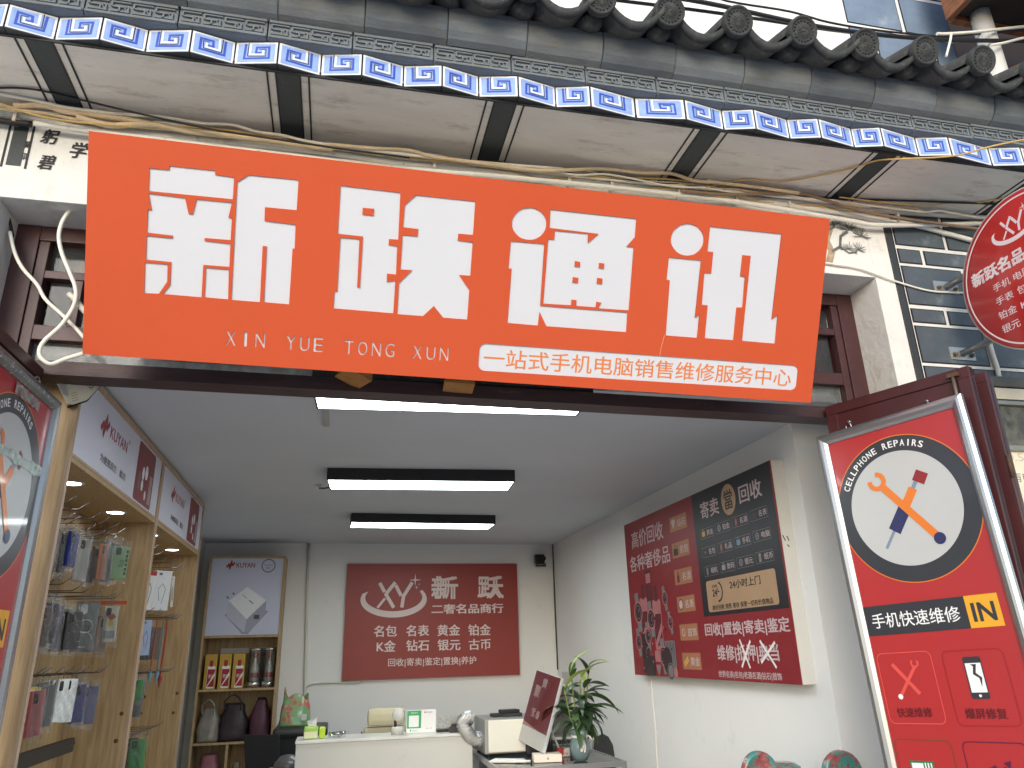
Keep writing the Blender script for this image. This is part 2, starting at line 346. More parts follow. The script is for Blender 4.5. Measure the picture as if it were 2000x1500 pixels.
while x < 4.25:
    o = relief(.304).build('relief_brick', stone, bld, Matrix.Translation((x, RY, RZ0))) if me is None else place('relief_brick', me, bld, Matrix.Translation((x, RY + rnd.uniform(-.003, .003), RZ0 + rnd.uniform(-.0015, .0015))) @ Matrix.Rotation(rnd.uniform(-.006, .006), 4, 'Y'))
    me = o.data; x += .309
MB().box(-2.6, 4.6, -.425, .15, RZ0 + .002, 3.90).build('eave_core', stone, bld)
# ---- big convex eave tiles
prof = [(-.446, 3.741), (-.472, 3.752), (-.494, 3.775), (-.508, 3.805), (-.515, 3.838), (-.512, 3.868), (-.49, 3.884), (-.40, 3.886)]
def eave_tile(L_):
    V = []; F = []; n = len(prof)
    for xx in (0, .004, L_ - .004, L_):
        k = .004 if xx in (0, L_) else 0
        V += [(xx, y + k, z - k * .3) for y, z in prof]
    for i in range(3):
        for j in range(n - 1): F.append((i * n + j, i * n + j + 1, (i + 1) * n + j + 1, (i + 1) * n + j))
    F.append(list(range(n))); F.append(list(range(3 * n, 4 * n))[::-1])
    return MB().add(V, F, 0, False)
me = None; x = -1.905 - .3165 * 2
stones = [stone, mk('grey brick paint warm', (116, 121, 124), .85, var=.2, scale=5, bump=.35, bsc=40, dirt=((128, 122, 108), .5, .74, 7), stretch=(1, 2.5, 4)), mk('grey brick paint dark', (102, 109, 115), .85, var=.16, scale=7, bump=.35, bsc=50, dirt=((112, 112, 106), .56, .72, 11), stretch=(1, 2.5, 4))]
k = 0
while x < 4.25:
    b = eave_tile(.314); o = b.build('eave_tile', stones[(k * 7) % 3], bld, Matrix.Translation((x, rnd.uniform(-.004, .004), rnd.uniform(-.002, .002)))); fixn(o)
    for p in o.data.polygons: p.use_smooth = False
    x += .3165; k += 1
# ---- roof tiles: pans, covers with moulded round ends
ROOF = Matrix.Rotation(R(20), 4, 'X')
TP = .2935
def pan():
    b = MB(); n = 10; V = []
    for yy, zz in ((0, 0), (0, .02), (1.0, .02), (1.0, 0)):
        for i in range(n + 1):
            t = i / n * 2 - 1; V.append((t * .115, yy, zz - .075 * (1 - t * t) + (.0 if yy else -.004)))
    m = n + 1
    F = [(r_ * m + i, r_ * m + i + 1, ((r_ + 1) % 4) * m + i + 1, ((r_ + 1) % 4) * m + i) for r_ in range(4) for i in range(n)]
    b.add(V, F, 0, True)
    # drip lip hanging from the front edge
    V = [];
    for yy, dz in ((-.008, .022), (-.008, -.006), (.012, -.012), (.012, .02)):
        for i in range(n + 1):
            t = i / n * 2 - 1; V.append((t * .118, yy, dz - .076 * (1 - t * t)))
    b.add(V, F[:], 0, True); return b
def cover():
    b = MB(); n = 9; V = []
    for rr, yy in ((.058, 0), (.058, 1.0), (.046, 1.0), (.046, 0)):
        for i in range(n + 1):
            a = math.pi * 1.12 * (i / n) - math.pi * .06; V.append((rr * math.cos(a), yy, rr * math.sin(a)))
    m = n + 1
    b.add(V, [(r_ * m + i, r_ * m + i + 1, ((r_ + 1) % 4) * m + i + 1, ((r_ + 1) % 4) * m + i) for r_ in range(4) for i in range(n)], 0, True); return b
def disc(swirl):
    b = MB(); b.lathe([(0, .02), (.062, .02), (.064, .012), (.064, -.012), (.060, -.017), (.054, -.014), (.051, -.008), (.033, -.008), (.030, -.011), (0, -.011)], n=28, axis='y')
    for i in range(18):
        a = 2 * math.pi * i / 18; b.lathe([(.0048, -.007), (.004, -.013), (0, -.0145)], (.0425 * math.cos(a), 0, .0425 * math.sin(a)), 6, 0, 'y')
    for i in range(13):
        a = 2 * math.pi * i / 13
        pts = [((.007 + .007 * q) * math.cos(a + swirl * q * .22), -.011, (.007 + .007 * q) * math.sin(a + swirl * q * .22)) for q in range(4)]
        b.tube(pts, [.001, .0024, .0028, .0015], 5)
    b.lathe([(.006, -.01), (.004, -.015), (0, -.016)], n=8, axis='y'); return b
def mortar(sd):
    rn = random.Random(sd); b = MB(); n = 8; V = []; k_ = 6
    for j in range(k_):
        yy = j * .035; rr = .052 * (1 - (j == 0) * .25)
        for i in range(n):
            a = 2 * math.pi * i / n; q = rr * rn.uniform(.85, 1.12); V.append((q * math.cos(a), yy + rn.uniform(-.006, .006), q * .7 * math.sin(a) - .02))
    F = [(j * n + i, j * n + (i + 1) % n, (j + 1) * n + (i + 1) % n, (j + 1) * n + i) for j in range(k_ - 1) for i in range(n)] + [list(range(n))[::-1]]
    return b.add(V, F, 0, True)
pm = cm = None; dm = []; mm = []
xs = [1.771 + TP * k for k in range(-14, 10)]
for i, x in enumerate(xs):
    jit = Matrix.Translation((rnd.uniform(-.008, .008), rnd.uniform(-.012, .012), rnd.uniform(-.006, .006)))
    base = Matrix.Translation((x, -.645, 3.897)) @ jit @ ROOF
    if cm is None:
        c_ = cover().build('cover_tile', tile_m, bld, base); cm = c_.data; fixn(c_)
    else: c_ = place('cover_tile', cm, bld, base)
    if len(dm) < 3:
        d_ = disc((1, -1, .3)[len(dm)]).build('end_disc', tile_m, c_, base @ Matrix.Rotation(rnd.uniform(0, 6), 4, 'Y')); dm.append(fixn(d_).data)
    else: place('end_disc', dm[i * 5 % 3], c_, base @ Matrix.Rotation(rnd.uniform(0, 6), 4, 'Y'))
    pb = Matrix.Translation((x + TP / 2, -.635, 3.885)) @ Matrix.Translation((0, rnd.uniform(-.012, .012), rnd.uniform(-.005, .005))) @ ROOF @ Matrix.Rotation(rnd.uniform(-.05, .05), 4, 'Y')
    if pm is None: p_ = pan().build('pan_tile', tile_m, bld, pb); pm = fixn(p_).data
    else: place('pan_tile', pm, bld, pb)
    if len(mm) < 4: q_ = mortar(i).build('mortar', tile_m, bld, base @ Matrix.Translation((0, .05, -.03))); mm.append(fixn(q_).data)
    else: place('mortar', mm[i % 4], bld, base @ Matrix.Translation((rnd.uniform(-.01, .01), .05, -.03)))
MB().box(-2.6, 4.6, -.47, .15, 3.888, 3.905).build('roof_board', tile_m, bld)

# ---- upper storey set back behind the roof, and the balcony next door
rear = thing('rear_building', 'white walled upper storey with blue grey painted bricks seen above the roof tiles', 'building', (1.5, .5, 0))
rw = MB().box(-4, 3.735, .35, 2.5, 4.35, 8, c=.003).build('wall', mk('upper white wall', (240, 240, 238), .8, var=.03, scale=2, bump=.1), rear)
blue_b = mk('blue grey brick paint', (124, 143, 166), .45, var=.16, scale=5, bump=.1, bsc=30, dirt=((166, 182, 196), .56, .75, 6))
for z0, z1, xv in ((4.56, 4.86, 3.25), (4.89, 5.145, 3.12), (5.175, 5.47, 3.365), (5.50, 5.62, 3.15), (5.65, 5.95, 3.4), (5.98, 6.2, 3.2)):
    for a, c in ((2.95, xv - .012), (xv + .014, min(xv + .42, 3.73)), (xv + .445, 3.73)):
        if c - a > .03: place('brick', brick_mesh(c - a, z1 - z0, mats=(blue_b, black_paint)), rw, Matrix.Translation((a, .349, z0)))
bal = thing('balcony', 'brown wooden balcony corner on a white pipe post at the top right', 'balcony', (3.9, .3, 4.2))
wood_b = wood('brown balcony wood', (150, 96, 58), (108, 62, 36), .5, (14, 3, 14))
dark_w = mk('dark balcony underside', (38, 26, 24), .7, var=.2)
MB().box(3.45, 3.49, -1.1, .12, 5.06, 5.6, c=.004).build('fascia_board', wood_b, bal)
MB().box(3.49, 5.6, .10, .14, 5.06, 5.6).build('fascia_board', wood_b, bal)
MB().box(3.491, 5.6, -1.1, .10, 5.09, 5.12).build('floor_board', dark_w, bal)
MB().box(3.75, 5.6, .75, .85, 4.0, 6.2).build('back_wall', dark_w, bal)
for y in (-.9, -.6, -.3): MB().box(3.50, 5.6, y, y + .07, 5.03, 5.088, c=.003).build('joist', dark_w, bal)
MB().tube([(3.645, .06, 3.3), (3.645, .06, 5.088)], .055, 16).build('post', mk('white pipe paint', (226, 226, 224), .4, var=.04), bal)
MB().box(3.98, 5.6, .2, .25, 4.55, 4.9, c=.004).build('lower_rail', wood_b, bal)

# ---- next shop front at the far right
nb = thing('neighbour_window', 'pale aluminium window of the next shop with papers taped inside at the right edge', 'window', (3.3, 0, 1.2))
al = mk('dull aluminium', (150, 148, 138), .4, metal=.6, var=.1)
MB().box(2.86, 4.2, -.05, -.006, 2.605, 2.655, c=.004).build('top_rail', mk('weathered grey frame', (96, 92, 84), .5, metal=.3, var=.2), nb)
MB().box(2.87, 4.2, -.042, -.006, 2.545, 2.60, c=.003).build('top_rail', mk('cream frame', (208, 200, 178), .5), nb)
MB().box(2.87, 4.2, -.038, -.006, 2.30, 2.325, c=.003).build('mid_rail', al, nb)
MB().box(2.87, 4.2, -.038, -.006, 2.52, 2.540, c=.003).build('mid_rail', al, nb)
MB().box(2.87, 2.905, -.036, -.006, .9, 2.54, c=.003).build('stile', al, nb)
MB().box(2.87, 4.2, -.018, -.012, 2.325, 2.52).build('pane', glassy('dusty pane', (150, 146, 126), .35, .08), nb)
MB().box(2.88, 4.2, -.02, -.012, 1.0, 2.30).build('paper_backing', mk('cream paper', (226, 216, 190), .7, var=.05), nb)
MB().box(3.0, 3.22, -.0085, -.005, 2.34, 2.50).build('paper_card', mk('old yellow card', (206, 178, 120), .7, var=.12), nb)
MB().text('有电', 2.936, -2.203, 3.03, -2.158, 0).build('lettering', mk('grey lettering', (110, 106, 112), .6), nb, frame((0, -.021, 0), (1, 0, 0), (0, 0, 1)))
MB().text('0.56', 2.93, -2.292, 3.06, -2.255, 0).build('lettering', mk('faint pencil', (190, 182, 168), .7), nb, frame((0, -.021, 0), (1, 0, 0), (0, 0, 1)))

# ------------------------------------------------------------ door frame with transom lights
maroon = mk('dark maroon paint', (70, 40, 42), .45, var=.22, scale=9, bump=.15, bsc=60, dirt=((110, 92, 84), .62, .8, 14))
df = thing('door_frame', 'dark maroon wooden shop front frame with transom panes behind the orange sign', 'door frame', (.5, .24, .1))
Y0, Y1 = .20, .27
MB().box(-1.31, -1.225, Y0 - .01, Y1 + .02, .1, 3.148, c=.004).build('post', maroon, df)
MB().box(2.365, 2.45, Y0 - .01, Y1 + .02, .1, 3.148, c=.004).build('post', maroon, df)
MB().box(-1.225, 2.365, Y0 - .008, Y1 + .02, 3.085, 3.148, c=.004).build('head_rail', maroon, df)
MB().add([(-1.225, Y0 - .02, 2.520), (2.365, Y0 - .02, 2.487), (2.365, Y1 + .02, 2.487), (-1.225, Y1 + .02, 2.520), (-1.225, Y0 - .02, 2.575), (2.365, Y0 - .02, 2.542), (2.365, Y1 + .02, 2.542), (-1.225, Y1 + .02, 2.575)],
    [(3, 2, 1, 0), (4, 5, 6, 7), (0, 1, 5, 4), (1, 2, 6, 5), (2, 3, 7, 6), (3, 0, 4, 7)]).build('lintel', mk('weathered maroon', (62, 40, 42), .5, var=.3, scale=7, bump=.3, bsc=40, dirt=((112, 96, 88), .6, .76, 9), stretch=(.4, 3, 3)), df)
MB().box(-1.195, 2.335, Y0, Y1, 2.665, 2.725, c=.003).build('rail', maroon, df)
MB().box(-1.195, 2.335, Y0, Y1, 2.925, 2.958, c=.003).build('rail', maroon, df)
MB().box(-1.222, -1.185, Y0 - .004, Y1, 2.586, 3.083, c=.003).build('sash_stile', maroon, df)
MB().box(2.325, 2.362, Y0 - .004, Y1, 2.555, 3.083, c=.003).build('sash_stile', maroon, df)
xm = [-1.06, -.3, .5, 1.3, 2.18]
for x in xm: MB().box(x - .016, x + .016, Y0 + .004, Y1 - .004, 2.727, 2.924, c=.002).build('mullion', maroon, df)
pg = glassy('window glass', (96, 100, 104), .25, .03, .03, 9, 1.28)
xe = [-1.184] + xm + [2.324]
for a, c in zip(xe[:-1], xe[1:]):
    MB().box(a + .017, c - .017, .236, .240, 2.728, 2.923).build('pane', pg, df)
for a, c in ((-1.184, .5), (.502, 2.324)):
    MB().box(a, c, .236, .240, 2.958, 3.084).build('pane', pg, df); MB().box(a, c, .236, .240, 2.586, 2.664).build('pane', glassy('smeared glass', (150, 158, 158), .22, .12, .1, 20, 1.3), df)
MB().box(-1.18, 2.32, .30, .39, 3.0, 3.07).build('roller_case', wood('ochre board', (176, 132, 74), (140, 98, 50), .5), df)
# cardboard wedges jammed under the sign
cb = mk('cardboard', (176, 124, 66), .8, var=.15, scale=20, dirt=((96, 66, 36), .55, .8, 18))
for nm, x, z, ry, rz, sx, lb in (('cardboard_wedge', .02, 2.560, 18, 25, .055, 'folded brown cardboard wedge under the orange sign, the left one of two'), ('cardboard_wedge', .445, 2.545, 3, -4, .062, 'brown cardboard wad stuffed under the orange sign beside the white strip')):
    b = MB()
    for q in range(4): b.box(-sx + .004 * q, sx - .003 * q, -.07, .05 - .006 * (q % 2), -.022 + .012 * q, -.0115 + .012 * q, c=.001)
    tag(b.build(nm, cb, None, Matrix.Translation((x, .13, z)) @ Matrix.Rotation(R(rz), 4, 'Z') @ Matrix.Rotation(R(ry), 4, 'Y')), lb, 'cardboard', 'cardboard wedges under the sign')

# ------------------------------------------------------------ orange fascia sign
GLYPH= [[[0.194,0.1],[0.257,0.099],[0.258,0.085],[0.407,0.084],[0.407,0.098],[0.47,0.1],[0.469,0.176],[0.194,0.178]],[[0.194,0.186],[0.312,0.189],[0.325,0.241],[0.339,0.242],[0.35,0.189],[0.467,0.188],[0.457,0.241],[0.469,0.242],[0.468,0.319],[0.381,0.32],[0.382,0.33],[0.468,0.332],[0.468,0.413],[0.381,0.414],[0.38,0.528],[0.252,0.527],[0.275,0.494],[0.275,0.414],[0.194,0.413],[0.193,0.331],[0.277,0.331],[0.277,0.322],[0.194,0.32],[0.194,0.241],[0.206,0.242]],[[0.191,0.423],[0.264,0.423],[0.265,0.483],[0.24,0.527],[0.192,0.529]],[[0.39,0.423],[0.467,0.423],[0.469,0.528],[0.39,0.527]],[[0.481,0.115],[0.518,0.086],[0.688,0.084],[0.687,0.191],[0.578,0.192],[0.579,0.24],[0.686,0.243],[0.687,0.328],[0.68,0.328],[0.678,0.529],[0.591,0.528],[0.591,0.329],[0.577,0.329],[0.577,0.529],[0.48,0.529]],[[0.835,0.087],[1.05,0.089],[1.053,0.26],[1.019,0.261],[1.019,0.282],[1.051,0.284],[1.053,0.388],[1.02,0.388],[1.021,0.418],[1.052,0.411],[1.052,0.532],[0.835,0.531],[0.835,0.469],[0.845,0.468],[0.845,0.273],[0.913,0.272],[0.915,0.447],[0.925,0.447],[0.925,0.261],[0.835,0.26]],[[1.069,0.132],[1.108,0.091],[1.33,0.09],[1.33,0.215],[1.274,0.216],[1.274,0.241],[1.331,0.243],[1.331,0.368],[1.288,0.369],[1.331,0.423],[1.331,0.534],[1.239,0.534],[1.201,0.493],[1.163,0.534],[1.067,0.534],[1.066,0.419],[1.111,0.367],[1.068,0.368],[1.068,0.241],[1.123,0.241],[1.124,0.214],[1.068,0.213]],[[1.477,0.224],[1.609,0.222],[1.612,0.459],[1.971,0.457],[1.972,0.535],[1.643,0.536],[1.611,0.483],[1.609,0.536],[1.488,0.535],[1.488,0.327],[1.476,0.328]],[[1.622,0.089],[1.974,0.088],[1.974,0.16],[1.943,0.2],[1.973,0.198],[1.975,0.448],[1.846,0.45],[1.859,0.428],[1.838,0.425],[1.837,0.447],[1.757,0.448],[1.756,0.426],[1.736,0.425],[1.736,0.447],[1.623,0.45],[1.623,0.202],[1.647,0.201],[1.647,0.167],[1.781,0.166],[1.783,0.201],[1.823,0.162],[1.625,0.159]],[[1.611,0.144],[1.611,0.156],[1.608,0.169],[1.602,0.18],[1.595,0.19],[1.586,0.198],[1.574,0.205],[1.562,0.21],[1.549,0.212],[1.535,0.212],[1.522,0.21],[1.51,0.206],[1.5,0.199],[1.491,0.191],[1.483,0.181],[1.478,0.17],[1.476,0.158],[1.476,0.147],[1.479,0.135],[1.485,0.124],[1.493,0.114],[1.502,0.105],[1.513,0.098],[1.526,0.094],[1.539,0.091],[1.552,0.091],[1.565,0.093],[1.577,0.098],[1.588,0.104],[1.597,0.112],[1.604,0.122],[1.609,0.133]],[[2.124,0.225],[2.264,0.224],[2.261,0.456],[2.279,0.442],[2.278,0.536],[2.141,0.536],[2.137,0.315],[2.123,0.314]],[[2.289,0.086],[2.609,0.084],[2.604,0.436],[2.629,0.417],[2.63,0.535],[2.479,0.534],[2.48,0.186],[2.443,0.186],[2.443,0.272],[2.464,0.272],[2.466,0.397],[2.44,0.4],[2.44,0.534],[2.312,0.535],[2.311,0.401],[2.285,0.401],[2.283,0.273],[2.313,0.271],[2.313,0.186],[2.288,0.186]],[[2.267,0.141],[2.267,0.154],[2.264,0.166],[2.258,0.177],[2.251,0.187],[2.241,0.196],[2.23,0.204],[2.217,0.208],[2.203,0.211],[2.189,0.211],[2.175,0.209],[2.162,0.204],[2.151,0.197],[2.141,0.188],[2.133,0.178],[2.128,0.167],[2.125,0.155],[2.126,0.142],[2.129,0.13],[2.134,0.119],[2.142,0.109],[2.152,0.1],[2.164,0.093],[2.176,0.088],[2.19,0.085],[2.204,0.085],[2.218,0.087],[2.23,0.091],[2.242,0.099],[2.252,0.107],[2.259,0.118],[2.265,0.129]]]
ISLE= [[[0.918,0.158],[0.959,0.157],[0.958,0.182],[0.918,0.182]],[[1.737,0.275],[1.758,0.277],[1.758,0.296],[1.737,0.296]],[[1.836,0.273],[1.857,0.274],[1.857,0.294],[1.836,0.293]],[[1.734,0.338],[1.756,0.339],[1.756,0.359],[1.734,0.358]],[[1.833,0.332],[1.855,0.333],[1.855,0.354],[1.833,0.354]]]
e_ = Vector((0, -.32, .695))
FS = frame((-.897, -.406, 3.190), (1, 0, -.0085), e_)
sg = thing('fascia_sign', 'large orange shop sign with four big white cut-out characters tilted over the entrance', 'sign', M=FS)
orange = mk('orange acrylic', (204, 84, 44), .22, var=.015, scale=1.5, coat=.25, spec=.4)
acr = mk('white acrylic', (212, 214, 220), .3, var=.01, scale=2)
W_, H_ = 2.824, .762
def pillpts(x0, y0, x1, y1, r):
    p = []
    for cx, cy, a in ((x1 - r, y0 + r, 270), (x1 - r, y1 - r, 0), (x0 + r, y1 - r, 90), (x0 + r, y0 + r, 180)):
        for i in range(7): p.append((cx + r * math.cos(R(a + 15 * i)), cy + r * math.sin(R(a + 15 * i))))
    return p
def text_loops(body, x0, y0, x1, y1, bold=0):
    c = bpy.data.curves.new('t', 'FONT'); c.body = body; c.offset = bold; c.resolution_u = 3
    o = bpy.data.objects.new('t', c); COL.objects.link(o)
    bpy.context.view_layer.objects.active = o; o.select_set(True); bpy.ops.object.convert(target='CURVE'); o = bpy.context.view_layer.objects.active
    L_ = []
    for sp in o.data.splines:
        pts = []
        if sp.type == 'BEZIER':
            P = sp.bezier_points; n = len(P)
            for i in range(n):
                a, b = P[i], P[(i + 1) % n]; p0, p1, p2, p3 = a.co, a.handle_right, b.handle_left, b.co
                st = (p1 - p0).cross(p3 - p0).length < 1e-5 and (p2 - p0).cross(p3 - p0).length < 1e-5
                for k in range(1 if st else 4):
                    t = k / 4; q = p0 * (1 - t) ** 3 + p1 * 3 * t * (1 - t) ** 2 + p2 * 3 * t * t * (1 - t) + p3 * t ** 3; pts.append((q.x, q.y))
        else: pts = [(p.co.x, p.co.y) for p in sp.points]
        L_.append(pts)
    bpy.data.objects.remove(o)
    xs_ = [p[0] for l in L_ for p in l]; ys_ = [p[1] for l in L_ for p in l]; a0, a1, b0, b1 = min(xs_), max(xs_), min(ys_), max(ys_)
    return [[(x0 + (p[0] - a0) / (a1 - a0) * (x1 - x0), y1 - (p[1] - b0) / (b1 - b0) * (y1 - y0)) for p in l] for l in L_]
loops = [[(0, 0), (W_, 0), (W_ + .002, .774), (.003, .755)]] + GLYPH + ISLE + [pillpts(1.386, .620, 2.750, .725, .026)]
for s, x0, x1, y0, y1 in (('XIN', .459, .609, .640, .692), ('YUE', .667, .812, .642, .694), ('TONG', .873, 1.073, .644, .696), ('XUN', 1.126, 1.277, .646, .696)):
    wl = (x1 - x0) / len(s)
    for k, ch in enumerate(s):
        cw = .034 if ch not in 'I' else .0105
        cx = x0 + wl * (k + .5); loops += text_loops(ch, cx - cw / 2, y0, cx + cw / 2, y1, .022)
curve_panel('face_panel', loops, .0022, orange, sg, world=False)
MB().add([(.004, -.004, -.0024), (W_ - .004, -.004, -.0024), (W_ - .004, -.768, -.0024), (.004, -.750, -.0024)], [(0, 3, 2, 1)]).build('backing_panel', acr, sg, world=False)
MB().box(.006, W_ - .006, -.745, -.006, -.10, -.0028).build('sign_box', mk('sign box side', (196, 188, 176), .5, metal=.2), sg, world=False)
b = MB(); b.text('一站式手机电脑销售维修服务中心', 1.406, .638, 2.724, .711, -.0018, bold=.006)
b.build('lettering', mk('orange brown lettering', (222, 128, 70), .4, var=.03), sg, world=False)
MB().ribbon([(2.136, .535), (2.131, .56), (2.126, .585), (2.123, .620)], .0022, .0028).build('crack', mk('crack edge', (236, 170, 140), .4), sg, world=False)
for x in (.25, .98, 1.75, 2.55):
    MB().box(x, x + .03, -.1, -.05, -.42, -.10).build('bracket', mk('galvanised steel', (140, 142, 142), .4, metal=.7), sg, world=False)

# ------------------------------------------------------------ round projecting sign
FR = frame((2.76, -.51, 2.965), (0, -1, 0), (0, 0, 1))
rs = thing('round_sign', 'round red projecting lightbox sign with white lettering on two grey wall brackets', 'sign', M=FR)
redp = mk('red lightbox film', (196, 40, 40), .3, var=.02, scale=2, coat=.2)
whp = flat('white print', (236, 220, 226), .5)
MB().lathe([(0, 0), (.338, 0), (.343, -.004), (.343, -.012)], n=72).build('face', redp, rs, world=False)
MB().lathe([(.3435, -.003), (.349, -.003), (.350, -.012), (.350, -.135), (.345, -.14), (0, -.14)], n=72).build('rim', mk('frosted white rim', (196, 192, 190), .45, var=.03), rs, world=False)
MB().ring(0, 0, .322, .007, .0008, n=90).build('ring_line', whp, rs, world=False)
words(rs, whp, [('新跃名品', -.283, -.103, .0, -.036, .05), ('商行', .012, -.103, .17, -.036, .05)], .0008)
for s, x0, y0, x1, y1 in (('手机', -.187, -.006, -.098, .030), ('电脑', -.08, -.006, .01, .030), ('手表', -.19, .058, -.10, .094), ('包包', -.08, .058, .01, .094), ('铂金', -.195, .123, -.103, .160), ('K金', -.08, .123, .01, .160), ('银元', -.195, .187, -.105, .225), ('古币', -.08, .187, .01, .225)):
    words(rs, whp, [(s, x0, y0, x1, y1, .004)], .0008)
def xy_logo(b, ox, oy, k, z, mi=0):
    """swoosh with X, Y strokes and three small stars; unit box 0..0.7 wide"""
    T = lambda x, y: (ox + (x - .15) * k, oy + (y - .10) * k)
    o1 = [T(.5 + .349 * math.cos(R(a)), .372 + .184 * math.sin(R(a))) for a in range(-32, 215, 8)]
    o2 = [T(.5 + .30 * math.cos(R(a)) + (.0), .352 + .140 * math.sin(R(a))) for a in range(207, -26, -8)]
    n = min(len(o1), len(o2)); o2r = o2[::-1]
    for i in range(n - 1): b.poly([o1[i + 1], o1[i], o2r[i], o2r[i + 1]], z, mi)
    w_ = .036 * k
    for p in ([(.345, .20), (.40, .295)], [(.51, .195), (.435, .29), (.415, .32), (.50, .455)], [(.405, .36), (.33, .455)], [(.515, .225), (.575, .335)], [(.69, .197), (.60, .34), (.585, .455)]):
        b.ribbon([T(*q) for q in p], w_ * (.7 if p[0][0] == .405 else 1), z + .0002, mi)
    for cx, cy, r in ((.722, .172, .068), (.738, .25, .026), (.765, .217, .014)):
        q = []
        for i in range(8): rr = r if i % 2 == 0 else r * .16; q.append(T(cx + rr * math.cos(R(45 * i)), cy + rr * math.sin(R(45 * i))))
        for i in range(0, 8, 2): b.poly([T(cx, cy), q[(i + 1) % 8], q[i], q[i - 1]], z + .0003, mi)
b = MB(); xy_logo(b, -.133, -.285, .32, .0008); b.build('logo', whp, rs, world=False)
gs = mk('grey painted pipe', (138, 142, 144), .35, metal=.5, var=.06)
for z_, nm in ((3.125, 'a'), (2.775, 'b')):
    MB().box(2.765, 2.905, -.012, -.0045, z_ - .032, z_ + .032, c=.003).build('bracket_plate', mk('zinc plate', (176, 178, 178), .35, metal=.6, var=.08), rs, rs.matrix_basis.inverted(), world=False)
    MB().tube([(2.835, -.012, z_), (2.835, -.24, z_ + .0)], .0165, 14).build('bracket_pipe', gs, rs, rs.matrix_basis.inverted(), world=False)
    for dx in (-.048, .048):
        MB().lathe([(.011, 0), (.011, -.004), (.008, -.008), (.008, -.014), (.005, -.018), (0, -.018)], (2.835 + dx, -.0125, z_ - .008), 10, 0, 'y').build('bolt', mk('brass bolt', (150, 132, 96), .35, metal=.9), rs, rs.matrix_basis.inverted(), world=False)

# ------------------------------------------------------------ door leaves folded open
leafm = mk('oxblood door paint', (72, 34, 36), .4, var=.12, scale=6, bump=.06, bsc=50, dirt=((134, 112, 100), .66, .78, 30))
def door_leaf(name, label, M, L_, H0, panel=True):
    t = thing(name, label, 'door', M=M)
    # local: x along the leaf, y up, z outward normal
    MB().box(0, L_, -2.46, 0, -.038, -.008, c=.003).build('leaf_core', leafm, t, world=False)
    for a, c, d, e_2 in ((0, L_, -.045, 0.0), (0, .05, -2.4, -.045), (L_ - .05, L_, -2.4, -.045)):
        MB().box(a, c, d, e_2, -.042, 0, c=.003).build('frame_rail', leafm, t, world=False)
    return t
hook_m = mk('steel hook', (170, 168, 162), .3, metal=.9)
dR = Vector((.248, -.573, 0)).normalized()
ML = frame((2.160, .151, 2.53), dR, (0, 0, 1))
dl = door_leaf('door_leaf', 'oxblood red folding door leaf standing open behind the right poster', ML, .632, 0)
for x in (.11, .455):
    b = MB(); b.tube(smooth_path([(x, -.10, .002), (x, -.10, .022), (x + .012, -.118, .024), (x + .010, -.142, .022), (x - .012, -.142, .02), (x - .012, -.118, .02)], 4), .0028, 6); b.lathe([(.006, 0), (.006, .01), (0, .012)], (x, -.10, 0), 8); b.build('hook', hook_m, dl, world=False)
MB().tube([(.575, -.035, .014), (.575, -.30, .014)], .0065, 10).build('bolt_rod', mk('aged steel', (176, 168, 150), .35, metal=.8), dl, world=False)
MB().box(.555, .597, -.035, -.018, .001, .022, c=.002).build('bolt_guide', mk('rusty iron', (96, 74, 58), .7, metal=.4, var=.3, scale=30), dl, world=False)
M2 = frame((2.160 + .075, .151 + .02, 2.525), Vector((.285, -.560, 0)), (0, 0, 1))
d2 = door_leaf('door_leaf', 'second oxblood door leaf folded close behind the first one at the right', M2, .638, 0)
for z_ in (-.35, -.9, -1.5): MB().tube([(.640, z_, -.004), (.640, z_ - .09, -.004)], .009, 8).build('hinge', mk('rusty iron', (96, 74, 58), .7), d2, world=False)
MB().box(.60, .637, -2.4, -.02, -.066, -.0425, c=.003).build('edge_post', maroon, d2, world=False)
MLd = frame((-1.105, -.50, 2.53), (0, 1, 0), (0, 0, 1))
d3 = door_leaf('door_leaf', 'oxblood red door leaf standing open at the left behind a poster', MLd, .665, 0)
b = MB(); b.tube(smooth_path([(.555, -.085, .002), (.555, -.085, .03), (.53, -.075, .035), (.505, -.095, .03), (.50, -.13, .02)], 4), .003, 6); b.lathe([(.006, .028), (.006, .036), (0, .038)], (.555, -.085, 0), 8); b.build('hook', hook_m, d3, world=False)

# ------------------------------------------------------------ posters in aluminium snap frames
alum = mk('brushed aluminium', (178, 180, 184), .28, metal=.85, var=.05, scale=4, stretch=(1, 40, 1)); alum_d = mk('speckled dull aluminium', (120, 120, 122), .4, metal=.7, var=.1, dirt=((216, 214, 210), .58, .62, 55))
pred = mk('poster red', (172, 48, 50), .35, var=.02, coat=.35); pdark = flat('poster charcoal', (52, 54, 60), .35, .3); pgrey = flat('poster pale grey', (188, 190, 190), .35, .3); pyel = flat('poster amber', (226, 166, 48), .35, .3); pora = flat('poster orange', (222, 122, 44), .35, .3); pnav = flat('poster navy', (44, 48, 92), .35, .3); pcrim = flat('poster crimson', (140, 34, 40), .35, .3); pfade = flat('poster faded red', (216, 84, 78), .35, .3); pgrn = flat('poster green', (44, 120, 76), .35, .3); pthin = flat('poster line red', (156, 36, 44), .35, .3); pink_w = flat('poster white', (236, 236, 236), .35, .3)
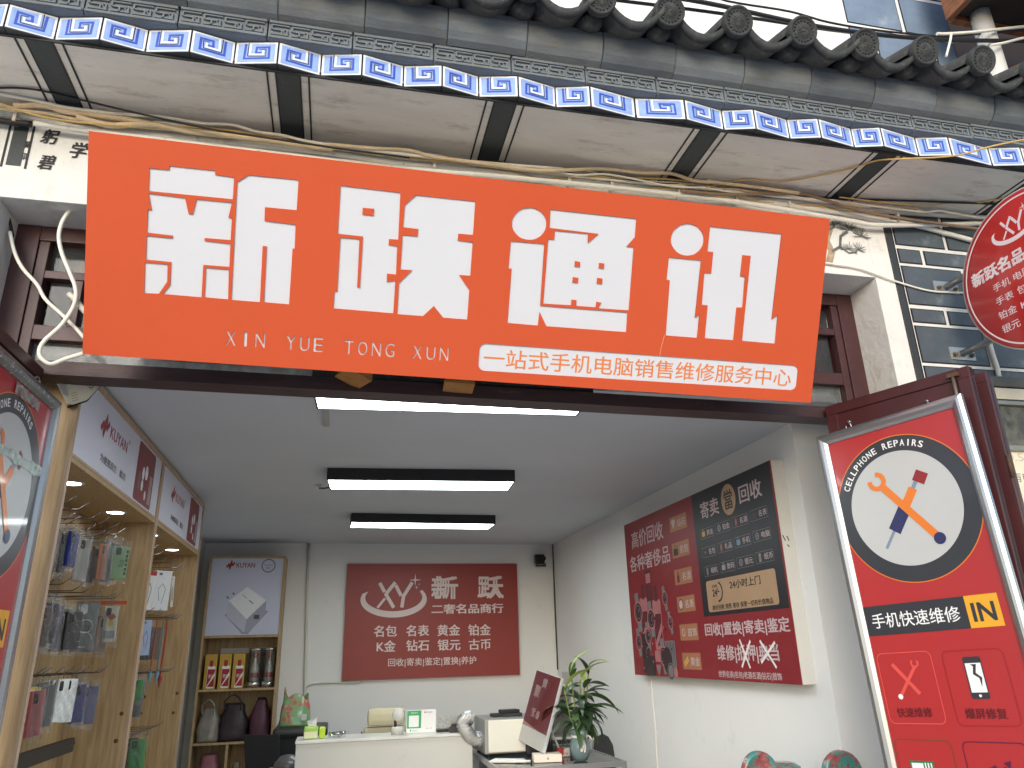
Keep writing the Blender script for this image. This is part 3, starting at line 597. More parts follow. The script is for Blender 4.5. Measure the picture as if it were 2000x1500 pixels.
def poster(label, M, dull=False):
    t = thing('poster', label, 'poster', M=M); W, H = .638, 1.60; fwid = .045
    am = alum
    for nm, pts in (('top', None), ('bottom', None), ('left', None), ('right', None)):
        b = MB(); o = (0, 0); pr = [(0, -.012), (0, .010), (.010, .018), (.020, .020), (.034, .015), (fwid, .004), (fwid, -.006)]
        A = {'top': ((0, 0), (W, 0)), 'bottom': ((W, -H), (0, -H)), 'left': ((0, -H), (0, 0)), 'right': ((W, 0), (W, -H))}[nm]
        Vs = []
        for s_, (px, py) in enumerate(A):
            for q, hh in pr:
                sx = q if px == 0 else -q; sy = -q if py == 0 else q
                Vs.append((px + sx, py + sy, hh))
        n = len(pr); b.add(Vs, [(i, i + 1, n + i + 1, n + i) for i in range(n - 1)]); o = b.build('frame_rail', alum_d if (dull and nm == 'top') else am, t, world=False); fixn(o)
    MB().box(.03, W - .03, -H + .03, -.03, -.01, -.001).build('print_panel', pred, t, world=False)
    z = .0004; cx, cy = .317, .384
    b = MB(); b.disc(cx, cy, .292, z, 1, 96, ry=.299); b.disc(cx, cy, .288, z + .0004, 0, 96, ry=.295); b.build('ring_print', [pdark, pora], t, world=False)
    MB().disc(cx - .004, cy + .0, .226, z + .0008, 0, 80, ry=.232).build('disc_print', pgrey, t, world=False)
    b = MB(); s_ = 'CELLPHONE REPAIRS'; n = len(s_)
    for i, ch in enumerate(s_):
        if ch == ' ': b.build('lettering', pink_w, t, world=False); b = MB(); continue
        a = R(-152 + (152 - 62) * i / (n - 1)); bb = MB(); wl = .019 if ch != 'I' else .006
        bb.text(ch, -wl / 2, -.0135, wl / 2, .0135, 0, 0, bold=.02)
        ca, sa = math.cos(a + math.pi / 2), math.sin(a + math.pi / 2)
        b.add([(cx + .258 * math.cos(a) + p[0] * ca + p[1] * sa, -(cy + .264 * math.sin(a)) - p[0] * sa + p[1] * ca, z + .0012 + p[2]) for p in bb.v], bb.f)
    b.build('lettering', pink_w, t, world=False)
    # plain crossed tools in the disc
    b = MB(); zz = z + .0012
    def bar(p, q, w_, mi, zo=0): b.ribbon([p, q], w_, zz + zo, mi)
    bar((cx - .115, cy + .150), (cx - .055, cy + .070), .012, 3); bar((cx - .066, cy + .088), (cx - .006, cy + .008), .052, 1, .0003); bar((cx - .006, cy + .008), (cx + .048, cy - .066), .036, 0, .0006); bar((cx + .048, cy - .066), (cx + .086, cy - .118), .016, 3, .0009); bar((cx + .066, cy - .118), (cx + .108, cy - .090), .046, 2, .0012)
    bar((cx + .10, cy + .14), (cx - .075, cy - .10), .030, 0, .0015); b.ring(cx - .092, cy - .125, .030, .019, zz + .0018, 0, 24, -90, 190); b.disc(cx + .103, cy + .144, .023, zz + .0018, 1, 24)
    b.build('tool_print', [pora, pnav, pcrim, flat('poster steel', (120, 140, 160), .35, .3)], t, world=False)
    b = MB(); b.rect(.040, .750, .447, .865, z, 0); b.rect(.447, .750, .564, .865, z, 1); b.build('banner_print', [pdark, pyel], t, world=False)
    b = MB(); b.text('手机快速维修', .072, .781, .420, .838, z + .0005, 0, bold=.006); b.build('lettering', pink_w, t, world=False)
    b = MB(); b.text('IN', .464, .777, .546, .844, z + .0005, 0, bold=.025); b.build('lettering', pdark, t, world=False)
    for x0, y0, m_ in ((.058, .934, pfade), (.315, .939, pthin), (.054, 1.246, flat('poster olive', (112, 70, 48), .35, .3)), (.310, 1.248, flat('poster plum', (88, 30, 62), .35, .3))):
        MB().rrect(x0, y0, x0 + .216, y0 + .256, .022, z, 0, .0035).build('cell_outline', m_, t, world=False)
    words(t, flat('poster brown', (98, 30, 36), .35, .3), [('快速维修', .092, 1.133, .230, 1.168, .03), ('爆屏修复', .348, 1.136, .492, 1.172, .03)], z)
    b = MB(); b.ribbon([(.115, .975), (.20, 1.085)], .014, z, 0); b.ribbon([(.205, .985), (.125, 1.09)], .012, z + .0003, 0); b.ring(.205, .975, .013, .007, z + .0004, 0, 16, -40, 230); b.disc(.122, 1.094, .010, z + .0006, 1, 8); b.build('icon_print', [pfade, pink_w], t, world=False)
    b = MB(); b.rrect(.386, .962, .450, 1.106, .008, z, 0); b.rect(.391, .984, .446, 1.084, z + .0004, 1); b.poly([(.409, .988), (.430, .988), (.422, 1.018), (.440, 1.034), (.432, 1.066), (.430, 1.036), (.411, 1.022), (.418, .996)][::-1], z + .0008, 0); b.disc(.418, 1.095, .005, z + .0008, 1, 12); b.build('icon_print', [pdark, pink_w], t, world=False)
    b = MB(); b.rect(.10, 1.318, .19, 1.42, z, 0); b.rect(.106, 1.326, .15, 1.42, z + .0004, 1)
    for q in range(3): b.rect(.156 + .011 * q, 1.324, .161 + .011 * q, 1.42, z + .0004, 1)
    b.build('icon_print', [pgrn, pink_w], t, world=False)
    b = MB(); b.ring(.418, 1.37, .042, .016, z, 0, 30, 150, 260); b.ring(.418, 1.37, .042, .016, z, 0, 30, -70, 60); b.poly([(.455, 1.33), (.435, 1.312), (.462, 1.305)], z + .0004); b.build('icon_print', flat('poster plum', (88, 30, 62), .35, .3), t, world=False)
    return t
th = R(2.4); Zv = Vector((0, 0, 1))
PRM = frame((2.102, .16, 2.383), dR * math.cos(th) + Zv * math.sin(th), Zv * math.cos(th) - dR * math.sin(th))
poster('red phone repair poster in a silver frame hung on the right door leaf', PRM)
PLM = frame((-1.052, -.437, 2.418), (0, 1, 0), (0, 0, 1))
pl = poster('red phone repair poster with white specks on its silver frame, hung at the left edge', PLM, True)
b = MB(); rn = random.Random(5)
def tear(x0, x1, y0, y1, z):
    n = 14; top = [(x0 + (x1 - x0) * i / n, y0 + rn.uniform(-.006, .006)) for i in range(n + 1)]; bot = [(x0 + (x1 - x0) * i / n + rn.uniform(-.01, .01) * (i > 0), y1 + rn.uniform(-.006, .006)) for i in range(n + 1)]
    for i in range(n): b.poly([top[i], bot[i], bot[i + 1], top[i + 1]], z)
tear(.14, .596, .262, .298, .0042); b.build('tape', glassy('pale tape film', (206, 226, 216), .75, .2), pl, world=False)
b = MB(); tear(.26, .47, .055, .088, .0046); b.build('tape', glassy('thin tape film', (206, 226, 216), .35, .2), pl, world=False)

# ------------------------------------------------------------ cables and conduits
cabm = {'pw': mk('white pvc pipe', (238, 235, 226), .45, var=.08, scale=7, dirt=((150, 138, 122), .6, .8, 12)), 'wh': mk('white cable', (238, 234, 222), .5, var=.06, scale=9), 'bg': mk('beige cable', (222, 200, 166), .6, var=.14, scale=9), 'yl': mk('yellowed wire', (206, 172, 106), .6, var=.1), 'bk': mk('black cable', (26, 27, 30), .55), 'br': mk('brown cable', (140, 116, 94), .6, var=.15)}
CAB=[
('conduit','pw',0.0105,'long white plastic conduit running above the orange sign and dipping down at the right',[(-1.469,-0.02,3.51),(-1.364,-0.02,3.507),(-1.184,-0.02,3.499),(-1.048,-0.02,3.483),(-0.504,-0.02,3.49),(-0.112,-0.02,3.492),(0.21,-0.02,3.484),(0.685,-0.02,3.497),(1.14,-0.02,3.501),(1.652,-0.02,3.497),(2.222,-0.02,3.485),(2.562,-0.02,3.463),(2.738,-0.02,3.456),(3.07,-0.02,3.402),(3.386,-0.02,3.348)]),
('conduit','pw',0.0095,'white plastic conduit lying directly on the top edge of the orange sign',[(-1.228,-0.045,3.458),(-1.033,-0.045,3.453),(-0.61,-0.045,3.444),(0.209,-0.045,3.44),(0.678,-0.045,3.455),(1.635,-0.045,3.462),(2.287,-0.045,3.428),(2.533,-0.045,3.421),(3.167,-0.045,3.503),(3.491,-0.069,3.536)]),
('conduit','pw',0.0105,'white plastic conduit just under the right end of the soffit',[(1.024,-0.012,3.527),(1.818,-0.012,3.511),(2.016,-0.012,3.518),(2.672,-0.012,3.53),(3.195,-0.046,3.536),(3.535,-0.088,3.536)]),
('cable','wh',0.0065,'white printed cable waving along the soffit above the first two sign characters',[(-1.412,-0.093,3.54),(-1.344,-0.089,3.54),(-1.23,-0.075,3.539),(-1.125,-0.075,3.526),(-1.026,-0.075,3.523),(-0.898,-0.075,3.525),(-0.768,-0.075,3.533),(-0.624,-0.075,3.525),(-0.508,-0.075,3.535),(-0.417,-0.075,3.516),(-0.309,-0.075,3.512),(-0.204,-0.075,3.497),(0.014,-0.075,3.49),(0.205,-0.075,3.488),(0.536,-0.075,3.494),(0.883,-0.075,3.508)]),
('cable','bg',0.0095,'thick beige cable sleeve at the far left end of the bundle',[(-1.301,-0.065,3.512),(-1.199,-0.065,3.528),(-1.125,-0.065,3.513),(-1.027,-0.065,3.511),(-0.898,-0.065,3.509),(-0.804,-0.065,3.501)]),
('cable','bg',0.006,'beige cable low in the bundle above the painted characters',[(-1.42,-0.055,3.506),(-1.35,-0.055,3.5),(-1.191,-0.055,3.501),(-1.092,-0.055,3.49),(-0.96,-0.055,3.485),(-0.748,-0.055,3.495),(-0.497,-0.055,3.497)]),
('cable','yl',0.004,'thin yellow wire at the left end of the bundle',[(-1.393,-0.085,3.516),(-1.339,-0.085,3.501),(-1.256,-0.085,3.476),(-1.175,-0.085,3.462),(-1.068,-0.085,3.457),(-0.869,-0.085,3.463)]),
('cable','bg',0.0095,'thick beige cable sleeve above the first sign character',[(-1.076,-0.07,3.492),(-1.021,-0.07,3.479),(-0.954,-0.07,3.47),(-0.893,-0.07,3.481),(-0.793,-0.07,3.496),(-0.649,-0.07,3.483),(-0.415,-0.07,3.485),(-0.111,-0.07,3.476)]),
('cable','bk',0.004,'thin black wire crossing the soffit bands at the left',[(-1.371,-0.11,3.541),(-1.333,-0.122,3.542),(-1.266,-0.135,3.542),(-1.188,-0.136,3.542),(-1.052,-0.11,3.541),(-0.889,-0.11,3.516),(-0.785,-0.11,3.502),(-0.584,-0.11,3.477),(-0.38,-0.11,3.467),(-0.13,-0.11,3.456),(0.203,-0.11,3.449)]),
('cable','bg',0.0065,'beige cable humping over the bundle above the third sign character',[(-0.132,-0.085,3.487),(0.055,-0.085,3.493),(0.204,-0.085,3.504),(0.302,-0.085,3.486),(0.534,-0.085,3.481),(0.773,-0.085,3.479),(1.06,-0.085,3.525),(1.243,-0.085,3.527),(1.392,-0.091,3.54),(1.506,-0.085,3.52),(1.622,-0.085,3.523),(1.832,-0.085,3.524),(2.047,-0.085,3.52)]),
('cable','yl',0.0045,'yellow wire running through the middle of the bundle',[(-0.803,-0.06,3.49),(-0.654,-0.06,3.513),(-0.478,-0.06,3.516),(-0.215,-0.06,3.496),(0.121,-0.06,3.485),(0.426,-0.06,3.49),(0.769,-0.06,3.493),(1.128,-0.06,3.505),(1.379,-0.06,3.529),(1.689,-0.06,3.535)]),
('cable','wh',0.0065,'white cable under the beige one in the middle of the bundle',[(-0.81,-0.05,3.524),(-0.578,-0.05,3.522),(-0.297,-0.05,3.502),(-0.007,-0.05,3.497),(0.317,-0.05,3.501),(0.655,-0.05,3.496),(1.131,-0.05,3.498),(1.639,-0.05,3.51),(2.068,-0.05,3.514),(2.463,-0.05,3.514)]),
('cable','bk',0.005,'black cable tucked behind the bundle in the middle',[(-0.58,-0.04,3.522),(-0.299,-0.04,3.512),(-0.008,-0.04,3.518),(0.43,-0.04,3.505),(0.893,-0.04,3.505),(1.26,-0.04,3.511),(1.645,-0.04,3.523),(2.191,-0.04,3.541),(2.717,-0.105,3.541),(3.232,-0.168,3.541)]),
('cable','br',0.0075,'brown cable diving behind the conduits above the right end of the orange sign',[(1.444,-0.07,3.469),(1.624,-0.07,3.472),(1.864,-0.07,3.502),(2.072,-0.07,3.527),(2.193,-0.07,3.51),(2.354,-0.07,3.475),(2.565,-0.07,3.455),(3.052,-0.07,3.442),(3.36,-0.07,3.43)]),
('cable','wh',0.006,'white cable looping beside the soffit band above the sign corner',[(1.579,-0.073,3.54),(1.742,-0.062,3.54),(1.902,-0.062,3.54),(2.062,-0.06,3.512),(2.286,-0.06,3.519),(2.513,-0.06,3.514),(2.748,-0.06,3.512),(2.857,-0.06,3.53),(2.992,-0.06,3.522),(3.083,-0.06,3.517)]),
('cable','yl',0.0035,'yellow wire along the soffit beside the round red sign',[(2.265,-0.09,3.52),(2.52,-0.09,3.519),(2.727,-0.09,3.529),(2.86,-0.111,3.542),(3.011,-0.144,3.542),(3.152,-0.233,3.542),(3.253,-0.295,3.542)]),
('cable','wh',0.005,'thin white cable stapled across the white pier and painted bricks',[(2.147,-0.012,3.198),(2.242,-0.012,3.193),(2.365,-0.012,3.183),(2.538,-0.012,3.135),(2.73,-0.012,3.097),(2.922,-0.012,3.102),(3.164,-0.012,3.106)]),
('cable','wh',0.007,'white flex hanging from the beam corner to a taped joint at the left window',[(-1.292,0.1,3.059),(-1.26,0.1,2.973),(-1.22,0.1,2.907),(-1.163,0.1,2.847),(-1.125,0.1,2.789),(-1.066,0.1,2.736),(-1.012,0.1,2.686),(-0.966,0.1,2.637)]),
('cable','wh',0.008,'white flex curling in an S from behind the sign over the left window',[(-1.033,0.06,3.224),(-1.091,0.06,3.141),(-1.108,0.06,3.059),(-1.09,0.06,2.979),(-1.046,0.06,2.889),(-1.014,0.06,2.819),(-1.01,0.06,2.751),(-1.039,0.06,2.67),(-1.082,0.06,2.608),(-1.094,0.06,2.569),(-1.084,0.06,2.538),(-1.049,0.06,2.516),(-1.004,0.06,2.539),(-0.947,0.06,2.564)]),
('cable','bk',0.006,'black cable coming down the beam at the far left',[(-1.385,0.12,3.247),(-1.342,0.12,3.187),(-1.312,0.12,3.121),(-1.287,0.12,3.051)]),
('cable','wh',0.011,'pale double cable hanging on the painted bricks under the round sign',[(3.003,-0.015,2.92),(3.003,-0.015,2.786),(3.009,-0.015,2.708),(3.001,-0.015,2.63)]),
('cable','bk',0.012,'black taped cable end at the far left of the conduits',[(-1.422,-0.03,3.466),(-1.352,-0.03,3.463),(-1.299,-0.03,3.461),(-1.243,-0.03,3.463)]),
('cable','yl',0.004,'loose cream wire sagging across the soffit to the blue fret bricks at the right',[(1.581,-0.06,3.51),(1.671,-0.07,3.537),(1.769,-0.109,3.542),(1.921,-0.121,3.542),(2.084,-0.2,3.542),(2.21,-0.288,3.542),(2.279,-0.354,3.542),(2.401,-0.4,3.534),(2.59,-0.46,3.532),(2.719,-0.541,3.542),(2.885,-0.643,3.542)]),
('cable','bk',0.012,'black cable running behind the round tile ends at the top',[(1.24,0.0,4.705),(1.745,0.0,4.724),(2.304,0.0,4.694),(2.755,0.0,4.705),(3.274,0.0,4.76),(3.84,0.0,4.859),(4.234,0.0,4.913)]),
('cable','bk',0.009,'second black cable sagging lower behind the round tile ends',[(1.257,0.05,4.692),(1.769,0.05,4.72),(2.153,0.05,4.732),(2.636,0.05,4.746),(3.156,0.05,4.808),(3.734,0.05,4.958),(4.363,0.05,5.129)]),
('cable','bk',0.006,'thin black wire high behind the round tile ends',[(1.578,0.08,4.899),(1.939,0.08,4.858),(2.319,0.08,4.862),(2.574,0.08,4.831),(2.911,0.08,4.836),(3.412,0.08,4.878)]),
('cable','wh',0.009,'cream cable tied up beside the wooden balcony',[(3.19,-0.02,4.769),(3.263,-0.02,4.783),(3.451,-0.02,4.831),(3.687,-0.02,4.903),(4.012,-0.02,4.998)]),
('cable','wh',0.007,'short cream cable hanging from a knot beside the wooden balcony',[(3.28,-0.03,4.777),(3.258,-0.03,4.721),(3.229,-0.03,4.66),(3.2,-0.03,4.599)]),
('cable','wh',0.008,'lower cream cable stretched in front of the wooden balcony',[(3.541,-0.03,4.743),(3.639,-0.03,4.777),(3.805,-0.03,4.847),(4.059,-0.03,4.942)]),
]
for k_, m_, r_, lb, pts in CAB:
    if 'round tile ends' in lb: pts = [(-2.6, pts[0][1], pts[0][2] - .15), (-.5, pts[0][1], pts[0][2] - .1)] + pts
    n0 = Vector(pts[0]); o = MB().tube(smooth_path([Vector(p) - n0 for p in pts], 5), r_ * (1.2 if m_ in ('bg', 'pw') else 1), 8).build(k_, cabm[m_])
    o.location = n0; tag(o, lb, k_, 'wires and pipes on the shop front')
rs_ = random.Random(31)
for k, (xa_, ln_, m_, lb) in enumerate(((-1.45, 1.5, 'wh', 'thin white wire strand in the bundle above the first sign character'), (-.95, 2.0, 'bg', 'thin beige wire strand in the bundle above the first and second sign characters'), (-.5, 1.9, 'bk', 'thin black wire strand in the bundle above the second sign character'), (.1, 1.7, 'wh', 'thin white wire strand in the bundle above the third sign character'), (.5, 2.1, 'yl', 'thin yellow wire strand in the bundle above the third and fourth sign characters'), (1.0, 1.6, 'wh', 'thin white wire strand in the bundle above the fourth sign character'), (1.3, 1.5, 'bg', 'thin beige wire strand in the bundle above the fourth sign character'))):
    n_ = 14; y_ = -.03 - .012 * (k % 4); zb = 3.525 - .009 * (k % 5)
    pts = [(xa_ + ln_ * i / n_, y_ + rs_.uniform(-.010, .010), min(3.538, zb + rs_.uniform(-.012, .012))) for i in range(n_ + 1)]
    o = MB().tube(smooth_path([Vector(p) - Vector(pts[0]) for p in pts], 4), .0036 if k % 3 else .0048, 6).build('cable', cabm[m_]); o.location = pts[0]
    tag(o, lb, 'cable', 'wires and pipes on the shop front')
clipm = mk('white clip', (214, 208, 196), .5, dirt=((150, 136, 118), .58, .7, 30))
clips = [(.315, 'left of the second sign character'), (.92, 'above the dot of the third sign character'), (1.12, 'right of the dot of the third sign character'), (1.45, 'above the fourth sign character'), (1.74, 'near the right end of the sign'), (2.02, 'over the top right corner of the sign'), (-.55, 'above the second half of the first sign character'), (2.62, 'where the conduits cross beside the painted bricks'), (-1.30, 'at the far left of the conduits')]
for x, w_ in clips:
    b = MB(); b.box(-.006, .006, -.028, .012, -.022, -.016, c=.001); b.box(-.006, .006, -.028, -.023, -.0155, .014, c=.001); b.box(-.006, .006, -.0225, .012, .009, .014, c=.001)
    tag(b.build('pipe_clip', clipm, None, Matrix.Translation((x, -.02, 3.482))), 'white pipe clip on the conduits ' + w_, 'clip', 'clips on the conduits')
tag(MB().tube(smooth_path([(-1.045, .092, 2.812), (-1.02, .088, 2.79), (-.99, .086, 2.755), (-.965, .085, 2.73)], 4), [.008] + [.012] * 10 + [.012] + [.009] if False else .0115, 8).build('cable_tape', mk('wrapped white tape', (216, 210, 196), .7, var=.15, scale=60, bump=.5, bsc=120)), 'white taped cable joint in front of the left window', 'tape')

# ------------------------------------------------------------ camera box under the lintel
FC = frame((-1.109, .272, 2.528), (.9774, .0521, .2047), (-.1483, -.5207, .8407))
ct = thing('security_camera', 'cream wedge shaped security camera under the left end of the lintel', 'camera', M=FC)
crm = mk('cream camera plastic', (206, 204, 186), .45, var=.04); cbk = flat('black camera glass', (18, 19, 22), .15)
def slab(name, pts, z0, z1, mat): fixn(MB().prism(pts, z0, z1).build(name, mat, ct, world=False))
slab('housing', [(.045, .03), (.150, .03), (.163, -.036), (.100, -.094), (.045, -.106)], -.028, 0, crm)
slab('side_trim', [(.1515, .03), (.166, -.037), (.102, -.099), (.030, -.117), (.030, -.1085), (.1008, -.0955), (.1642, -.0365), (.1503, .03)], -.03, .004, cbk)
slab('mount', [(.0, .02), (.0435, .02), (.0435, -.104), (.028, -.100)], -.02, -.006, crm); slab('mount_plate', [(.012, .01), (.034, .01), (.038, -.07), (.024, -.06)], -.0055, -.001, mk('zinc plate', (176, 178, 178), .35))
for q in range(4): slab('grille_slot', [(.05, -.060 - .010 * q), (.072, -.056 - .010 * q), (.072, -.058 - .010 * q), (.05, -.062 - .010 * q)], .0002, .0008, flat('slot grey', (120, 118, 108)))
MB().text('EZVIZ', -.026, -.007, .026, .007, 0, 0, bold=.012).build('lettering', flat('dark grey lettering', (60, 62, 66), .5), ct, Matrix.Translation((.112, -.032, .0009)) @ Matrix.Rotation(R(-45), 4, 'Z'), world=False)

# ------------------------------------------------------------ ceiling lights
black_al = mk('black aluminium', (20, 20, 23), .45, var=.05)
led = bpy.data.materials.new('lit diffuser'); led.use_nodes = True
_b = led.node_tree.nodes['Principled BSDF']; _b.inputs['Base Color'].default_value = (.8, .8, .8, 1); _b.inputs['Emission Color'].default_value = (.92, 1, 1, 1); _b.inputs['Emission Strength'].default_value = 11.0
def batten(label, x, y, rz, L_=1.22, W=.30):
    t = thing('batten_light', label, 'light', M=Matrix.Translation((x, y, 2.56)) @ Matrix.Rotation(R(rz), 4, 'Z'), group='ceiling batten lights')
    h = .0795
    for a in ((-L_ / 2, L_ / 2, -W / 2, -W / 2 + .008, 0, h), (-L_ / 2, L_ / 2, W / 2 - .008, W / 2, 0, h), (-L_ / 2, -L_ / 2 + .008, -W / 2 + .008, W / 2 - .008, 0, h), (L_ / 2 - .008, L_ / 2, -W / 2 + .008, W / 2 - .008, 0, h)):
        MB().box(*a).build('housing', black_al, t, world=False)
    MB().box(-L_ / 2 + .009, L_ / 2 - .009, -W / 2 + .009, W / 2 - .009, .003, .02).build('diffuser', led, t, world=False)
batten('lit black framed ceiling light nearest the entrance, half behind the lintel', .468, .425, -3)
batten('lit black framed ceiling light in the middle of the three', .515, 2.205, -3.5)
batten('lit black framed ceiling light deepest in the shop', .705, 3.89, 1.2, 1.25)
tag(MB().tube(smooth_path([(-.16, 2.62, 2.615), (-.10, 2.52, 2.60), (-.04, 2.40, 2.62)], 4), .005, 6).build('lead_wire', cabm['bk']), 'short black lead from the ceiling box to the middle light', 'cable')
tag(MB().box(-.19, -.145, 2.60, 2.65, 2.622, 2.64, c=.003).build('junction_box', flat('old white box', (206, 202, 190))), 'tiny ceiling junction box left of the middle light', 'box')
tag(MB().box(-.115, -.085, .62, 1.12, 2.628, 2.64, c=.002).build('cable_trunking', flat('grey trunking', (166, 164, 158))), 'short grey cable trunking on the ceiling behind the front light', 'trunking')

# ------------------------------------------------------------ display cabinets on the left
oak = wood('light oak board', (184, 157, 118), (158, 130, 92), .5, (16, 16, 1.1))
oak_e = wood('oak edging', (186, 160, 134), (168, 140, 112), .5)
lbx = flat('lightbox white', (214, 216, 232), .4); lred = flat('lightbox maroon', (126, 34, 40), .4); ltxt = flat('lightbox logo red', (150, 36, 44), .4); lgry = flat('lightbox grey print', (92, 84, 88), .4); lwht = flat('lightbox white print', (226, 228, 232), .4)
hookm = mk('chrome wire', (120, 116, 116), .3, metal=.9, var=.03); rail_d = flat('dark slat rail', (38, 32, 28), .5)
spot = bpy.data.materials.new('lit downlight'); spot.use_nodes = True
_b = spot.node_tree.nodes['Principled BSDF']; _b.inputs['Emission Color'].default_value = (.93, .96, 1, 1); _b.inputs['Emission Strength'].default_value = 14.0
XF, XB = -1.03, -1.355
def flame(b, x0, y0, x1, y1, z, mi):
    """three slender flame tongues"""
    X = lambda u: x0 + (x1 - x0) * u; Y = lambda v: y0 + (y1 - y0) * v
    for k, (cx, top, bot, w_) in enumerate(((.20, .34, .80, .30), (.50, .0, 1.0, .34), (.82, .20, .66, .28))):
        n = 9; L_ = []; R_ = []
        for i in range(n + 1):
            s_ = i / n; c_ = cx + .12 * (.5 - s_) + .05 * math.sin(2 * math.pi * s_); h_ = w_ * math.sin(math.pi * (s_ * .96 + .02)) ** .9 / 2
            L_.append((X(c_ - h_), Y(top + (bot - top) * s_))); R_.append((X(c_ + h_), Y(top + (bot - top) * s_)))
        for i in range(n): b.poly([L_[i], L_[i + 1], R_[i + 1], R_[i]], z + .0002 * k, mi)
def header_print(t, W, H, M, parts=None):
    """printed lightbox face: logo, name, strap line, product card"""
    MB().box(0, W, -H, 0, -.01, 0).build('lightbox_face', lbx, t, M, world=False)
    b = MB(); flame(b, W * .20, H * .16, W * .285, H * .52, .0008, 0); b.build('logo', ltxt, t, M, world=False)
    words(t, ltxt, [('KUYAN', W * .30, H * .26, W * .50, H * .43, .012), ('®', W * .508, H * .20, W * .53, H * .27, 0)], .0008, M)
    words(t, lgry, [('为便携而生', W * .24, H * .72, W * .42, H * .83, .02), ('酷岩', W * .455, H * .72, W * .53, H * .83, .02)], .0008, M)
    b = MB(); b.rrect(W * .645, H * .03, W * .90, H * .97, W * .014, .0006); b.build('card_print', lred, t, M, world=False)
    b = MB()
    for cx, cy, rx, ry in ((.745, .48, .018, .12), (.79, .43, .022, .13), (.745, .68, .017, .10), (.80, .80, .014, .085)): b.disc(W * cx, H * cy, W * rx, .0011, 0, 6, ry=H * ry)
    for q in range(4): b.rect(W * (.845 + .011 * q), H * .42, W * (.849 + .011 * q), H * .9, .0011, 0)
    b.build('card_print', lwht, t, M, world=False)
    b = MB()
    for q in range(2): b.rrect(W * (.685 + .017 * q), H * .5, W * (.697 + .017 * q), H * .78, W * .004, .0011)
    b.build('card_print', flat('card grey', (120, 108, 108), .4), t, M, world=False)
def hook(t, x, y, z, L_=.26):
    b = MB(); b.tube([(x, y, z), (x + L_ - .045, y, z), (x + L_ - .035, y, z + .004), (x + L_, y, z + .032)], .0026, 6); return b.build('hook', hookm, t)
def cabinet(name, label, y0, y1, hooks, first):
    t = thing(name, label, 'cabinet', (-1.2, (y0 + y1) / 2, .1))
    th_ = .022
    MB().box(XB, XF - .012, y0, y0 + th_, .1, 2.62, c=.001).build('side_panel', oak, t); MB().box(XF - .0115, XF, y0 - .002, y0 + th_ + .002, .1, 2.622, c=.001).build('edge_strip', oak_e, t)
    MB().box(XB, XF - .012, y1 - th_, y1, .1, 2.62, c=.001).build('side_panel', oak, t); MB().box(XF - .0115, XF, y1 - th_ - .002, y1 + .0005, .1, 2.622, c=.001).build('edge_strip', oak_e, t)
    MB().box(XB, XB + .016, y0 + th_ + .001, y1 - th_ - .001, .1, 2.62).build('back_panel', oak, t)
    MB().box(XB + .017, XF - .004, y0 + th_ + .001, y1 - th_ - .001, 2.238, 2.258, c=.001).build('header_board', oak, t)
    MB().box(XF - .02, XF - .001, y0 + th_ + .003, y1 - th_ - .003, 2.595, 2.6225, c=.001).build('header_rail', oak_e, t); MB().box(XF - .02, XF - .001, y0 + th_ + .003, y1 - th_ - .003, 2.2585, 2.270, c=.001).build('header_rail', oak_e, t)
    W = y1 - y0 - 2 * th_ - .008; H = .322
    header_print(t, W, H, t.matrix_basis.inverted() @ frame((XF - .008, y0 + th_ + .004, 2.594), (0, 1, 0), (0, 0, 1)))
    for f in (.29, .76):
        yy = y0 + (y1 - y0) * f
        MB().lathe([(.038, -.001), (.052, -.006), (.055, -.003), (.055, 0)], (-1.155, yy, 2.238), 28).build('downlight_trim', flat('white trim', (196, 192, 184)), t); MB().lathe([(0, -.003), (.040, -.003), (.041, 0)], (-1.155, yy, 2.238), 24).build('downlight_lens', spot, t)
    for (yy, zz, l) in hooks: hook(t, XB + .016, yy, zz, l)
    return t
rn = random.Random(11)
h1 = [(y, 2.115 + rn.uniform(-.012, .01), .27) for y in (.50, .62, .80, .98, 1.12, 1.30, 1.42)] + [(y, 2.06, .25) for y in (.57, .71, .78, 1.0, 1.16, 1.22, 1.37, 1.54)] + [(y, 1.80 + rn.uniform(-.01, .01), .27) for y in (.50, .62, .75, .90, 1.05, 1.2, 1.45, 1.55)] + [(y, 1.455, .27) for y in (.5, .62, .68, .83, .95, 1.1, 1.2, 1.41, 1.5)]
h2 = [(y, 2.12 + rn.uniform(-.012, .01), .27) for y in (2.05, 2.2, 2.4, 2.6, 2.8, 3.0, 3.15)] + [(y, 1.775 + rn.uniform(-.008, .008), .28) for y in (2.05, 2.25, 2.44, 2.6, 2.75, 2.85, 2.95, 3.05, 3.15)] + [(y, 1.43, .28) for y in (2.1, 2.25, 2.36, 2.5, 2.6, 2.7, 2.8, 2.9, 3.0, 3.1)] + [(y, 1.10, .28) for y in (2.1, 2.3, 2.44, 2.63, 2.8, 2.95)]
c1 = cabinet('display_cabinet', 'oak display cabinet with lit white header and phone cases, nearest the entrance', .352, 1.888, h1, True)
c2 = cabinet('display_cabinet', 'oak display cabinet with white boxes and lanyards, further from the entrance', 1.892, 3.372, h2, False)
for t, ys, zs in ((c1, (.46, 1.30), (1.465,)), (c2, (2.0, 2.75), (1.44, 1.11))):
    for z_ in zs: MB().box(XB + .0165, XB + .022, ys[0], ys[1], z_ - .012, z_ + .014).build('slat_rail', rail_d, t)
MB().box(-1.212, -1.188, .40, 1.55, 1.105, 1.165, c=.002).build('hang_bar', rail_d, c1)
scr = mk('screw cap', (96, 78, 58), .4, metal=.6)
